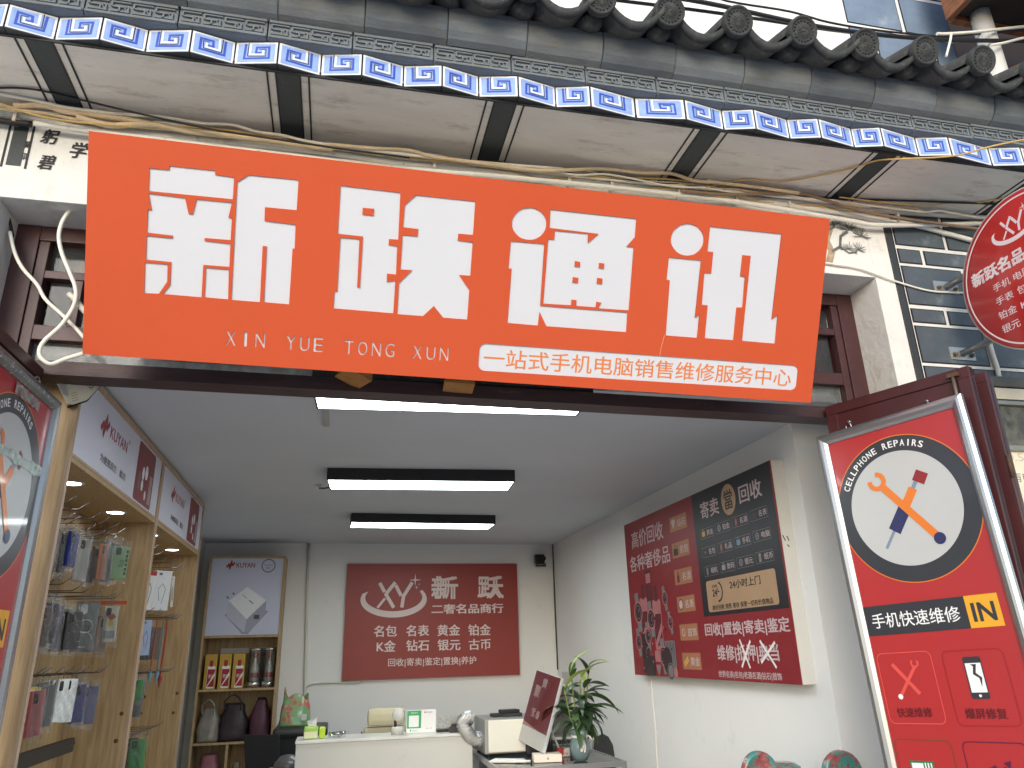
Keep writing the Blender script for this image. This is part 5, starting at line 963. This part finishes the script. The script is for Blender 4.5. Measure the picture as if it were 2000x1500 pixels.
words(t, rwh, [('回收|置换|寄卖|鉴定', 1.272, .826, 2.240, .914, .028), ('维修|抵押|典当', 1.405, .958, 2.100, 1.060, .028), ('世界名表|名包|老酒名酒|钻石|首饰', 1.393, 1.104, 2.098, 1.148, .02)], .0006)
tp = flat('white tape', (226, 222, 222), .5)
for i, (p, q) in enumerate((((1.700, .930), (1.785, 1.086)), ((1.822, .938), (1.692, 1.082)), ((1.926, .940), (2.062, 1.080)), ((2.080, .950), (1.913, 1.056)))):
    MB().ribbon([p, q], .016, .0016 + .0006 * i).build('tape', tp, t, world=False)
# collage of goods printed on the board
b = MB(); z = .0006; rn4 = random.Random(8)
b.rect(.355, .40, .475, .90, z, 1); b.rect(.37, .43, .46, .5, z + .0004, 4)
for cx, y0, y1 in ((.29, .50, .92), (.535, .53, .98)):
    b.rrect(cx - .075, y0 + .10, cx + .075, y1, .02, z + .0008, 4); b.rect(cx - .03, y0, cx + .03, y0 + .11, z + .0010, 1); b.rect(cx - .065, y0 + .20, cx + .065, y1 - .03, z + .0012, 1); b.poly([(cx - .065, y1 - .05), (cx + .065, y0 + .26), (cx + .065, y0 + .32), (cx - .065, y1 - .0)], z + .0014, 4)
for cx, cy, r in ((.175, .70, .085), (.42, .76, .075), (.335, .88, .06), (.70, .63, .05), (.59, 1.02, .07), (.76, .80, .045), (.14, .92, .06)):
    b.ribbon([(cx - .02, cy - r * 1.7), (cx - .005, cy), (cx + .02, cy + r * 1.7)], r * .9, z + .0018, 3); b.disc(cx, cy, r, z + .0022, 4, 28); b.disc(cx, cy, r * .82, z + .0026, 2, 28); b.ring(cx, cy, r * .6, .006, z + .0030, 3, 24); b.ribbon([(cx, cy), (cx + r * .4, cy - r * .3)], .006, z + .0032, 4)
b.rrect(.20, .86, .33, 1.14, .015, z + .0016, 2); b.rrect(.24, 1.02, .42, 1.155, .012, z + .0034, 2); b.ring(.33, 1.01, .055, .008, z + .0034, 3, 20, 180, 360); b.rect(.62, .92, .80, 1.10, z + .0015, 3)
for q in range(7): b.rect(.625 + q * .025, .925, .632 + q * .025, 1.095, z + .0017, 2)
b.rrect(.44, .985, .54, 1.06, .01, z + .0036, 4); b.rect(.475, .94, .505, .985, z + .0036, 4); b.poly([(.44, 1.08), (.54, 1.08), (.50, 1.15), (.48, 1.15)][::-1], z + .0036, 3); b.disc(.70, 1.12, .055, z + .0036, 3, 24); b.ring(.70, 1.12, .045, .008, z + .0040, 2, 20); b.disc(.655, 1.05, .075, z + .0034, 2, 24, ry=.09); b.disc(.78, 1.13, .035, z + .0038, 4, 16)
for q in range(40): cx = rn4.uniform(.16, .80); cy = rn4.uniform(.66, 1.14); b.disc(cx, cy, rn4.uniform(.004, .012), z + .0042 + q * 2e-5, rn4.choice((3, 4, 2)), 7)
b.build('goods_print', [rred, rmar, rbk2, rgy, rmid], t, world=False)
b = MB(); b.ribbon([(0, 0), (.012, .03)], .006); b.ribbon([(.024, .004), (.034, .03)], .006); b.ribbon([(.02, .05), (.03, .062)], .006)
b.build('pen_mark', flat('pen', (30, 30, 34)), t, t.matrix_basis.inverted() @ frame((2.312, .8795, 2.05), (1, 0, 0), (0, 0, 1)), world=False)
tag(MB().tube(smooth_path([(2.376, 3.027, 1.30), (2.376, 3.03, 1.1), (2.376, 3.02, .92), (2.376, 3.035, .75), (2.376, 3.04, .5)], 4), .004, 6).build('wall_cable', flat('white flex', (222, 220, 212))), 'white cable hanging from the board down the right wall', 'cable')

# ------------------------------------------------------------ counter and things on it
wpanel = mk('white laminate', (188, 188, 182), .45, var=.03, scale=2, dirt=((174, 172, 164), .6, .8, 5))
t = thing('reception_counter', 'white reception counter in the middle of the shop', 'counter', (.35, 2.8, .1))
MB().box(-.205, .915, 2.60, 2.625, .1, .985, c=.002).build('front_panel', wpanel, t); MB().box(-.21, .918, 2.592, 2.90, .986, 1.002, c=.002).build('counter_top', mk('counter top', (206, 206, 200), .3), t)
MB().box(-.205, -.18, 2.626, 2.9, .1, .985).build('side_panel', wpanel, t); MB().box(.89, .915, 2.626, 2.9, .1, .985).build('side_panel', wpanel, t)
ZC = 1.0025
t = thing('tissue_pack', 'green and yellow tissue pack on the left end of the counter', 'tissue', (-.10, 2.72, ZC))
MB().box(-.165, -.075, 2.68, 2.74, ZC, ZC + .075, c=.012).build('pack', mk('green film', (150, 190, 70), .3, var=.2, scale=20, coat=.4), t); MB().box(-.162, -.08, 2.676, 2.679, ZC + .005, ZC + .045).build('label_print', flat('cream label', (216, 214, 176)), t)
MB().box(-.07, -.03, 2.69, 2.75, ZC, ZC + .07, c=.014).build('pack_end', mk('lime film', (176, 206, 40), .3, var=.1, coat=.4), t)
MB().add([(-.14, 2.71, ZC + .074), (-.09, 2.71, ZC + .074), (-.085, 2.70, ZC + .13), (-.115, 2.715, ZC + .115), (-.15, 2.72, ZC + .105), (-.12, 2.73, ZC + .075)], [(0, 1, 2, 3), (0, 3, 4), (1, 5, 2), (5, 0, 4, 3, 2)]).build('tissue', flat('tissue white', (230, 230, 228)), t)
tag(MB().lathe([(0, .004), (.045, .004), (.05, .03), (.055, .032), (.055, .0), (0, 0)], (.045, 2.74, ZC), 20).build('ashtray', glassy('ashtray glass', (170, 176, 174), .3, .05)), 'small clear glass ashtray beside the tissue pack', 'ashtray')
F_ = frame((.494, 2.73, ZC + .142), (1, 0, 0), (0, -.12, 1))
t = thing('payment_stand', 'green and white payment card stand on the counter', 'card stand', M=F_)
MB().box(0, .197, -.142, 0, -.004, 0, c=.0015).build('acrylic', flat('card white', (226, 226, 226), .3), t, world=False); MB().rect(.003, .003, .098, .139, .0006).build('green_card', flat('card green', (60, 160, 100), .4), t, world=False)
b = MB(); b.rrect(.016, .033, .082, .105, .006, .0012); b.rect(.003, .113, .098, .139, .0012); b.disc(.028, .126, .006, .0018, 2, 12); b.rrect(.118, .010, .127, .020, .002, .0012, 3); b.build('print', [flat('card white', (226, 226, 226), .3), flat('card grey', (120, 122, 122)), flat('card green', (60, 160, 100)), flat('card red', (190, 60, 50))], t, world=False)
words(t, flat('card white', (226, 226, 226), .3), [('微信支付', .03, .012, .075, .022, 0)], .0012); words(t, flat('card grey', (120, 122, 122)), [('推荐使用', .13, .012, .17, .020, 0), ('扫一扫', .13, .112, .17, .120, 0)], .0012); words(t, flat('card green', (60, 160, 100)), [('微信支付', .04, .121, .078, .132, 0)], .0018)
F_ = frame((.700, 2.73, ZC + .10), (1, 0, 0), (0, -.08, 1))
t = thing('acrylic_stand', 'clear acrylic stand with grey lettering on a black base on the counter', 'stand', M=F_)
MB().box(0, .19, -.082, 0, -.003, 0, c=.001).build('plate', glassy('acrylic plate', (196, 196, 190), .35, .06), t, world=False); MB().box(-.004, .2, -.0995, -.082, -.03, .02, c=.002).build('base', flat('black base', (24, 25, 28), .4), t, world=False); MB().text('手机维修服务', .01, .015, .19, .045, .0006).build('lettering', flat('grey etched', (142, 142, 138)), t, world=False)
tag(MB().box(.76, .87, 2.70, 2.728, ZC + .0015, ZC + .035, c=.004).box(.79, .85, 2.698, 2.72, ZC + .035, ZC + .05, c=.004).build('card_reader', flat('dark gadget', (38, 38, 42), .35)) if False else MB().box(.77, .86, 2.655, 2.695, ZC + .0005, ZC + .036, c=.005).box(.785, .83, 2.66, 2.69, ZC + .0365, ZC + .054, c=.004).build('card_reader', flat('dark gadget', (38, 38, 42), .35)), 'small dark gadget in front of the acrylic stand', 'gadget')
t = thing('round_reader', 'white tilted round reader on a short stem beside the payment stand', 'reader', (.435, 2.73, ZC))
MB().lathe([(0, 0), (.042, 0), (.043, .04), (.038, .046), (0, .046)], (.435, 2.73, ZC), 20).build('base', wpanel, t); MB().tube([(.42, 2.73, ZC + .046), (.42, 2.73, ZC + .085)], .009, 8).build('stem', black_al, t)
Mh = Matrix.Translation((.438, 2.725, ZC + .118)) @ Matrix.Rotation(R(-20), 4, 'Z') @ Matrix.Rotation(R(30), 4, 'Y')
b = MB().lathe([(0, -.014), (.034, -.014), (.042, -.004), (.042, .006), (.036, .012), (0, .012)], n=24, axis='y'); b.build('head', wpanel, t, t.matrix_basis.inverted() @ Mh, world=False)
# chair behind the counter
t = thing('office_chair', 'beige office chair headrest and back behind the counter', 'chair', (.38, 3.15, .1)); bei = mk('beige leather', (186, 180, 150), .5, var=.05, bump=.1, bsc=60)
MB().box(.252, .515, 3.06, 3.15, 1.03, 1.142, c=.035).build('headrest', bei, t); MB().box(.23, .56, 3.10, 3.19, .55, 1.022, c=.03).build('backrest', bei, t); MB().box(.16, .212, 3.06, 3.2, .6, .98, c=.02).build('arm_pad', bei, t); MB().box(.213, .222, 3.05, 3.19, .6, .99).build('arm_trim', black_al, t)
MB().box(.2, .58, 3.05, 3.5, .48, .545, c=.02).build('seat', bei, t); MB().tube([(.38, 3.3, .12), (.38, 3.3, .48)], .03, 10).build('gas_lift', black_al, t); b = MB()
for q in range(5): b.tube([(.38, 3.3, .14), (.38 + .28 * math.cos(q * 1.257), 3.3 + .28 * math.sin(q * 1.257), .115)], .016, 6)
b.build('base', black_al, t)
# dark chair and workbench left of the counter
t = thing('mesh_chair', 'black mesh chair with square back left of the counter', 'chair', (-.46, 3.5, .1)); blk = mk('black mesh fabric', (20, 21, 26), .8, var=.2, scale=60)
V = [(-.60, 3.40, .985), (-.355, 3.40, .975), (-.34, 3.42, .55), (-.545, 3.42, .55)]
b = MB(); b.add([(x, y, z_) for x, y, z_ in V] + [(x, y + .03, z_) for x, y, z_ in V], [(3, 2, 1, 0), (4, 5, 6, 7), (0, 1, 5, 4), (1, 2, 6, 5), (2, 3, 7, 6), (3, 0, 4, 7)]); b.build('backrest', blk, t)
MB().box(-.64, -.28, 3.45, 3.9, .52, .57, c=.02).build('seat', blk, t); MB().tube([(-.46, 3.68, .1), (-.46, 3.68, .52)], .03, 10).build('gas_lift', black_al, t); MB().box(-.68, -.24, 3.66, 3.7, .1, .13).build('base', black_al, t); MB().box(-.47, -.43, 3.43, 3.46, .5, .7).build('back_bar', black_al, t)
t = thing('work_bench', 'dark bench with rounded edge under the plastic bag', 'bench', (-.25, 4.6, .1))
MB().box(-.47, -.02, 4.35, 4.95, .86, .935, c=.03).build('bench_top', flat('bench black', (24, 25, 30), .4), t); MB().box(-.45, -.04, 4.42, 4.9, .1, .858, c=.01).build('bench_body', flat('bench black', (24, 25, 30), .4), t)
# plastic grocery bag
t = thing('grocery_bag', 'green and red printed plastic bag on the dark bench', 'bag', (-.30, 4.6, .936)); rn5 = random.Random(21)
b = MB(); n = 20; V = []
for j, (f, s_) in enumerate(((0, .92), (.08, 1), (.35, 1.0), (.65, .92), (.85, .85), (1, .80))):
    for i in range(n):
        a = 2 * math.pi * i / n; c_, s2 = math.cos(a), math.sin(a); top = .03 * math.sin(3 * a) + (.07 if 8 < i < 12 else 0)
        V.append((-.305 + .128 * s_ * math.copysign(abs(c_) ** .7, c_) + rn5.uniform(-.008, .008), 4.6 + .07 * (1.05 - f * .75) * math.copysign(abs(s2) ** .7, s2) + rn5.uniform(-.006, .006), .9365 + .235 * f + (top if j == 5 else 0)))
b.add(V, [(j * n + i, j * n + (i + 1) % n, (j + 1) * n + (i + 1) % n, (j + 1) * n + i) for j in range(5) for i in range(n)] + [list(range(n))[::-1]], 0, True)
bagp = mk('printed bag film', (116, 160, 108), .3, var=.12, scale=14, dirt=((186, 84, 84), .50, .56, 7), coat=.4); b.build('film', bagp, t)
MB().box(-.25, -.205, 4.525, 4.528, .985, 1.035).build('label_print', flat('bag label', (206, 206, 206)), t)
tag(MB().lathe([(0, .10), (.05, .09), (.09, .05), (.10, 0), (0, 0)], (-.27, 3.1, .78), 16).build('helmet', flat('grey dome', (84, 84, 86), .3)), 'grey domed object beside the left end of the counter', 'helmet')
t = thing('side_table', 'small pale drawer stand left of the counter', 'stand', (-.27, 3.1, .1)); MB().box(-.40, -.14, 3.0, 3.3, .72, .779, c=.004).build('top', flat('pale grey top', (176, 172, 164)), t); MB().box(-.38, -.16, 3.02, 3.28, .1, .719).build('body', flat('pale grey body', (120, 116, 110)), t)

# ------------------------------------------------------------ glass showcase with machine, screen and plant
alx = mk('anodised aluminium', (150, 152, 154), .35, metal=.8)
t = thing('glass_showcase', 'glass topped aluminium showcase under the machine and the plant', 'showcase', (1.45, 2.35, .1)); ZT = .862
cg = glassy('showcase glass', (160, 176, 176), .14, .03)
x0, x1, y0, y1 = .955, 1.74, 1.96, 2.96
MB().box(x0 + .02, x1 - .02, y0 + .02, y1 - .02, ZT - .006, ZT).build('glass_top', cg, t)
for a in ((x0, x1, y0, y0 + .02), (x0, x1, y1 - .02, y1), (x0, x0 + .02, y0 + .0205, y1 - .0205), (x1 - .02, x1, y0 + .0205, y1 - .0205)): MB().box(a[0], a[1], a[2], a[3], ZT - .026, ZT + .002, c=.002).build('top_rail', alx, t)
for a, c_ in ((x0, y0), (x1 - .02, y0), (x0, y1 - .02), (x1 - .02, y1 - .02)): MB().box(a, a + .02, c_, c_ + .02, .1, ZT - .0265, c=.002).build('post', alx, t)
MB().box(x0 + .021, x1 - .021, y0 + .008, y0 + .013, .42, ZT - .027).build('glass_front', cg, t); MB().box(x0 + .008, x0 + .013, y0 + .021, y1 - .021, .42, ZT - .027).build('glass_side', cg, t)
MB().box(x0 + .021, x1 - .021, y0 + .021, y1 - .021, .38, .41).build('shelf', wpanel, t); MB().box(x0 + .004, x1 - .004, y0 + .004, y1 - .004, .1, .379).build('base_panel', flat('showcase grey', (120, 122, 122)), t)
ZT += .0025
t = thing('fume_machine', 'white and grey boxy machine on the glass showcase', 'machine', (1.2, 2.7, ZT))
MB().box(1.005, 1.40, 2.50, 2.52, ZT + .022, 1.078, c=.006).build('front_door', flat('machine ivory', (216, 214, 202), .4), t)
MB().box(.985, 1.40, 2.5205, 2.93, ZT + .012, 1.082, c=.006).build('body', flat('machine grey', (142, 142, 140), .35), t)
for x, y in ((1.01, 2.54), (1.37, 2.54), (1.01, 2.9), (1.37, 2.9)): MB().lathe([(.012, 0), (.014, .0115)], (x, y, ZT), 10).build('foot', black_al, t)
t2 = thing('exhaust_duct', 'silver flexible duct bending out of the machine', 'duct', (.95, 2.62, 1.0))
path = smooth_path([(.985, 2.66, .955), (.955, 2.64, .945), (.915, 2.62, .965), (.875, 2.60, 1.01), (.852, 2.60, 1.055), (.872, 2.61, 1.085), (.905, 2.63, 1.088)], 9); rr = [.043 + (.005 if i % 2 else -.004) for i in range(len(path))]
MB().tube(path, rr, 18).build('foil_tube', mk('crumpled foil', (206, 206, 204), .2, metal=1, var=.1, bump=1, bsc=90), t2); MB().lathe([(.045, -.035), (.047, -.03), (.047, -.005), (.045, 0)], (.985, 2.66, .956), 20, 0, 'x').build('collar', alx, t2)
for i, (x, y, a) in enumerate(((1.13, 2.72, 4), (1.21, 2.71, -3), (1.19, 2.71, 6))):
    z_ = 1.0825 + (.0225 if i == 2 else 0)
    o = MB().box(-.065, .065, -.04, .04, 0, .021, c=.005).build('wallet', flat('black leather', (24, 24, 28), .5), None, Matrix.Translation((x, y, z_)) @ Matrix.Rotation(R(a), 4, 'Z'))
    tag(o, ['black flat pouch at the left on the machine', 'black flat pouch at the right on the machine', 'black flat pouch lying on top of the two others'][i], 'pouch', 'black pouches on the machine')
# all-in-one computer standing with its back edge to us
U0 = Vector((.25, -1, 0)).normalized(); V0 = Vector((.27, .0675, .96)).normalized(); c8, s8 = math.cos(R(8)), math.sin(R(8))
t = thing('desktop_computer', 'tilted silver desktop computer with a dark glossy screen beside the plant', 'computer', M=frame((1.205, 2.50, .967), U0 * c8 - V0 * s8, U0 * s8 + V0 * c8))
MB().box(0, .35, -.012, .435, -.024, 0, c=.006).build('casing', mk('silver casing', (206, 208, 214), .3, metal=.4), t, world=False)
MB().box(.004, .346, .088, .431, .0002, .002).build('screen', mk('screen painted reflection', (92, 40, 42), .06, var=.1, coat=1), t, world=False); MB().box(.004, .346, -.008, .086, .0002, .0018).build('chin', mk('silver chin', (176, 176, 174), .3, metal=.4), t, world=False)  # the screen's dark red is a reflection painted into its base colour
words(t, flat('screen reflected lettering', (132, 112, 112), .2), [('宝', .08, -.21, .14, -.155, .03), ('泰', .15, -.20, .20, -.15, .03), ('聚', .05, -.345, .13, -.27, .03), ('黄', .13, -.40, .20, -.34, .03)], .0026)  # characters of the painted reflection, laid on the screen as flat lettering
MB().add([(.14, .18, -.025), (.21, .18, -.025), (.21, -.09, -.12), (.14, -.09, -.12), (.14, .18, -.032), (.21, .18, -.032), (.21, -.09, -.13), (.14, -.09, -.13)], [(0, 1, 2, 3), (7, 6, 5, 4), (0, 3, 7, 4), (1, 5, 6, 2), (0, 4, 5, 1), (3, 2, 6, 7)]).build('stand', mk('silver casing', (206, 208, 214), .3, metal=.4), t, world=False)
tag(MB().box(1.24, 1.42, 2.44, 2.47, ZT + .001, ZT + .14, c=.02).build('speaker_box', flat('dark speaker', (22, 23, 27), .6)), 'dark rounded box behind the white carton', 'speaker')
F_ = Matrix.Translation((1.06, 2.24, ZT)) @ Matrix.Rotation(R(-28), 4, 'Z'); o = thing('keyboard', 'slim white keyboard lying on the showcase', 'keyboard', M=F_)
MB().box(-.09, .11, -.055, .055, 0, .009, c=.003).build('base', flat('keyboard white', (206, 206, 200), .4), o, world=False); b = MB()
for r_ in range(4):
    for k in range(9): b.box(-.083 + k * .021, -.065 + k * .021, -.048 + r_ * .025, -.027 + r_ * .025, .009, .012, c=.001)
o2 = b.build('key', flat('key white', (222, 222, 218), .4), o, world=False); o2['kind'] = 'stuff'
tag(MB().tube([(1.10, 2.15, ZT + .008), (1.19, 2.13, ZT + .008)], .0075, 10).build('stylus_tube', flat('white tube', (222, 222, 216), .3)), 'short white tube in front of the keyboard', 'tube')
F_ = Matrix.Translation((1.30, 2.16, ZT)) @ Matrix.Rotation(R(-8), 4, 'Z'); o = thing('white_carton', 'flat cream carton with a small grey logo in front of the computer', 'box', M=F_)
MB().box(-.085, .085, -.06, .06, 0, .042, c=.0015).build('carton', flat('cream carton', (222, 212, 196), .5), o, world=False); b = MB(); b.ribbon([(-.03, 0), (-.03, .07)], .004, 0); b.ribbon([(-.02, 0), (-.02, .07)], .004, 0); b.build('print', flat('dark stripe', (40, 40, 44)), o, Matrix.Translation((0, .04, .0428)), world=False)
b = MB(); b.disc(0, .001, .007, 0, 0, 16); b.disc(.003, -.009, .002, .0002, 0, 8); b.build('logo', flat('grey logo', (150, 146, 142)), o, frame((.0, -.0605, .021), (1, 0, 0), (0, 0, 1)), world=False)
tag(MB().box(1.41, 1.49, 2.30, 2.34, ZT, ZT + .05, c=.004).build('red_striped_box', mk('red striped', (190, 182, 176), .4, dirt=((150, 40, 40), .50, .52, 12))), 'small red and white pack behind the carton', 'box')
tag(MB().tube(smooth_path([(1.33, 2.44, 1.20), (1.40, 2.42, 1.02), (1.46, 2.40, ZT + .01)], 4), .006, 6).build('white_rod', flat('white rod', (222, 220, 214))), 'thin white rod leaning behind the computer', 'rod')
t = thing('white_shelf', 'narrow white shelf in the back right corner', 'shelf', (2.1, 4.6, .1))
for z_ in (.5, .75, .985, 1.2): MB().box(1.98, 2.18, 4.5, 4.8, z_ - .02, z_, c=.002).build('shelf_board', wpanel, t)
for x in (1.96, 2.18): MB().box(x, x + .02, 4.5, 4.8, .1, 1.30, c=.002).build('side_panel', wpanel, t)
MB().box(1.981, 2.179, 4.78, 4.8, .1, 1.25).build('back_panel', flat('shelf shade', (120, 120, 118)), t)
t = thing('black_chair', 'glossy black chair with rounded back right of the plant', 'chair', (1.92, 2.9, .1))
b = MB(); pts = [(1.835, .55), (1.828, .80), (1.845, .875), (1.875, .912), (1.915, .925), (1.955, .905), (1.985, .85), (1.995, .76), (1.99, .55)]
b.add([(x, 2.88, z_) for x, z_ in pts] + [(x + .004, 2.93, z_ - .004) for x, z_ in pts], [list(range(9)), list(range(9, 18))[::-1]] + [(i, (i + 1) % 9, 9 + (i + 1) % 9, 9 + i) for i in range(9)]); fixn(b.build('backrest', mk('glossy black shell', (14, 14, 18), .15, var=.02, coat=.5), t))
MB().box(1.74, 2.08, 2.94, 3.3, .5, .56, c=.02).build('seat', flat('black seat', (20, 20, 24), .4), t)
for x, y in ((1.76, 2.96), (2.06, 2.96), (1.76, 3.28), (2.06, 3.28)): MB().tube([(x, y, .1), (x, y, .5)], .012, 8).build('leg', black_al, t)
# plant in a bluish vase
px, py = 1.497, 2.10
t = thing('potted_plant', 'leafy green stems in a bluish glass vase with a white ribbon', 'plant', (px, py, ZT))
MB().lathe([(0, .0), (.040, .002), (.058, .03), (.068, .065), (.064, .095), (.050, .13), (.046, .145), (.055, .172), (.050, .172), (.042, .146), (.046, .13), (.058, .095), (.060, .065), (.0, .055)], (px, py, ZT), 10).build('vase', mk('bluish frosted glass', (104, 124, 128), .25, var=.06, coat=.3), t)
rib = flat('white ribbon', (226, 222, 216), .5)
MB().lathe([(.0485, .127), (.0485, .141), (.051, .141), (.051, .127), (.0485, .127)], (px, py, ZT), 20).build('ribbon_band', rib, t)
for pts in ([(px - .005, py - .052, ZT + .134), (px - .02, py - .066, ZT + .10), (px - .012, py - .07, ZT + .055), (px + .004, py - .068, ZT + .10), (px, py - .053, ZT + .134)], [(px, py - .053, ZT + .134), (px + .03, py - .06, ZT + .145), (px + .06, py - .06, ZT + .118)], [(px, py - .053, ZT + .134), (px + .012, py - .064, ZT + .09), (px + .006, py - .07, ZT + .05)]):
    P_ = smooth_path(pts, 4); b = MB(); V = [];
    for p in P_: V += [(p.x - .005, p.y, p.z), (p.x + .005, p.y, p.z + .001)]
    b.add(V, [(2 * i, 2 * i + 1, 2 * i + 3, 2 * i + 2) for i in range(len(P_) - 1)]); b.build('ribbon_tail', rib, t)
stem_m = mk('green stem', (104, 124, 60), .5, var=.15); leaf_ms = [mk('leaf dark', (40, 62, 38), .4, var=.22, scale=18, coat=.15), mk('leaf mid', (58, 84, 46), .4, var=.2, scale=18, coat=.15), mk('leaf young', (150, 170, 84), .45, var=.12, scale=18)]
def leaf_mesh(L_, wd, droop, name):
    b = MB(); n = 9; V = []
    for i in range(n + 1):
        s_ = i / n; w_ = wd * (math.sin(math.pi * min(1, s_ ** .75)) ** .8) * (1 - .15 * s_) + .0012; ang = -droop * s_ * 1.5
        x_ = L_ * (s_ if droop == 0 else math.sin(droop * 1.5 * s_) / (droop * 1.5)); z_ = -L_ * (0 if droop == 0 else (1 - math.cos(droop * 1.5 * s_)) / (droop * 1.5))
        V += [(x_, -w_ / 2, z_ + w_ * .18), (x_, 0, z_), (x_, w_ / 2, z_ + w_ * .18)]
    b.add(V, [(3 * i, 3 * i + 1, 3 * i + 4, 3 * i + 3) for i in range(n)] + [(3 * i + 1, 3 * i + 2, 3 * i + 5, 3 * i + 4) for i in range(n)], 0, True)
    return b
LM = []
for k, (L_, wd, dr) in enumerate(((.25, .056, .75), (.29, .060, 1.0), (.22, .055, .5), (.26, .062, 1.2))):
    for m_ in leaf_ms[:2] + ([leaf_ms[2]] if k in (0, 2) else []):
        o = leaf_mesh(L_, wd, dr, 'leaf').build('leaf', m_); LM.append((o.data, m_ is leaf_ms[2])); bpy.data.objects.remove(o)
rp = random.Random(17)
stems = [((-.018, 0), (-.085, -.01, .30)), ((-.004, .006), (-.030, .02, .41)), ((.008, -.008), (.015, -.03, .36)), ((.018, .004), (.085, .0, .43)), ((.012, .012), (.06, .03, .34))]
for (bx, by), (tx, ty, tz) in stems:
    P_ = smooth_path([(px + bx, py + by, ZT + .07), (px + bx * 1.6, py + by, ZT + .19), (px + (bx + tx) * .5, py + (by + ty) * .5, ZT + .10 + tz * .45), (px + tx, py + ty, ZT + .10 + tz)], 5)
    MB().tube(P_, [.0075 - .004 * i / len(P_) for i in range(len(P_))], 7).build('stem', stem_m, t)
    for i in range(14):
        f = rp.uniform(.42, 1.0) if i < 13 else 1.0; p = P_[int(f * (len(P_) - 1))]; az = rp.uniform(0, 2 * math.pi); up = rp.uniform(-.15, .75) if f < .95 else rp.uniform(.7, 1.25)
        me, yg = rp.choice([q for q in LM if q[1] == (f >= .999 and i > 12)])
        M = Matrix.Translation(p) @ Matrix.Rotation(az, 4, 'Z') @ Matrix.Rotation(-up, 4, 'Y') @ Matrix.Rotation(rp.uniform(-.5, .5), 4, 'X') @ Matrix.Scale(rp.uniform(.6, 1.0), 4)
        place('leaf', me, t, M)
# ------------------------------------------------------------ patterned stool backs at the bottom right
pat = mk('marbled lacquer', (150, 84, 84), .12, var=.55, scale=38, coat=.6, dirt=((58, 130, 124), .47, .54, 20), detail=8)
for i, (x, y, z_, w_, h) in enumerate(((1.865, .62, .955, .088, .10), (2.275, .62, .94, .098, .098))):
    t = thing('lacquered_chair', ['marbled red and teal lacquered chair back at the bottom edge, the left one', 'marbled red and teal lacquered chair back at the bottom edge beside the right poster'][i], 'chair', (x, y, .1), group='lacquered chairs')
    b = MB(); n = 28; V = []
    for yy, k in ((-.012, .80), (-.020, .90), (-.012, .99), (.012, 1.0), (.03, .9)):
        for q in range(n): a = 2 * math.pi * q / n; V.append((x + w_ * k * math.cos(a), y + yy, z_ + h * k * math.sin(a)))
    b.add(V, [(j * n + q, j * n + (q + 1) % n, (j + 1) * n + (q + 1) % n, (j + 1) * n + q) for j in range(4) for q in range(n)] + [list(range(n))[::-1], [4 * n + q for q in range(n)]], 0, True); fixn(b.build('backrest', pat, t))
    for sx in (-.04, .04): MB().tube([(x + sx, y + .01, z_ - .06), (x + sx, y + .02, .52)], .013, 8).build('back_post', pat, t)
    MB().box(x - .17, x + .17, y - .02, y + .32, .49, .53, c=.015).build('seat', pat, t)
    for sx, sy in ((-.15, 0), (.15, 0), (-.15, .3), (.15, .3)): MB().tube([(x + sx, y + sy, .1), (x + sx * .95, y + sy, .49)], .015, 8).build('leg', pat, t)
tag(MB().lathe([(0, .03), (.05, .028), (.075, .012), (.08, -.01), (.07, -.02), (0, -.02)], (2.06, .75, .955), 24).build('lacquer_tray', pat), 'low marbled lid between the two lacquered chair backs', 'tray')
t_ = thing('tall_table', 'small dark table between the two lacquered chairs', 'table', (2.06, .75, .1)); MB().lathe([(0, 0), (.12, 0), (.12, -.02), (0, -.02)], (2.06, .75, .934), 24).build('table_top', maroon, t_); MB().tube([(2.06, .75, .1), (2.06, .75, .913)], .03, 10).build('leg', maroon, t_)
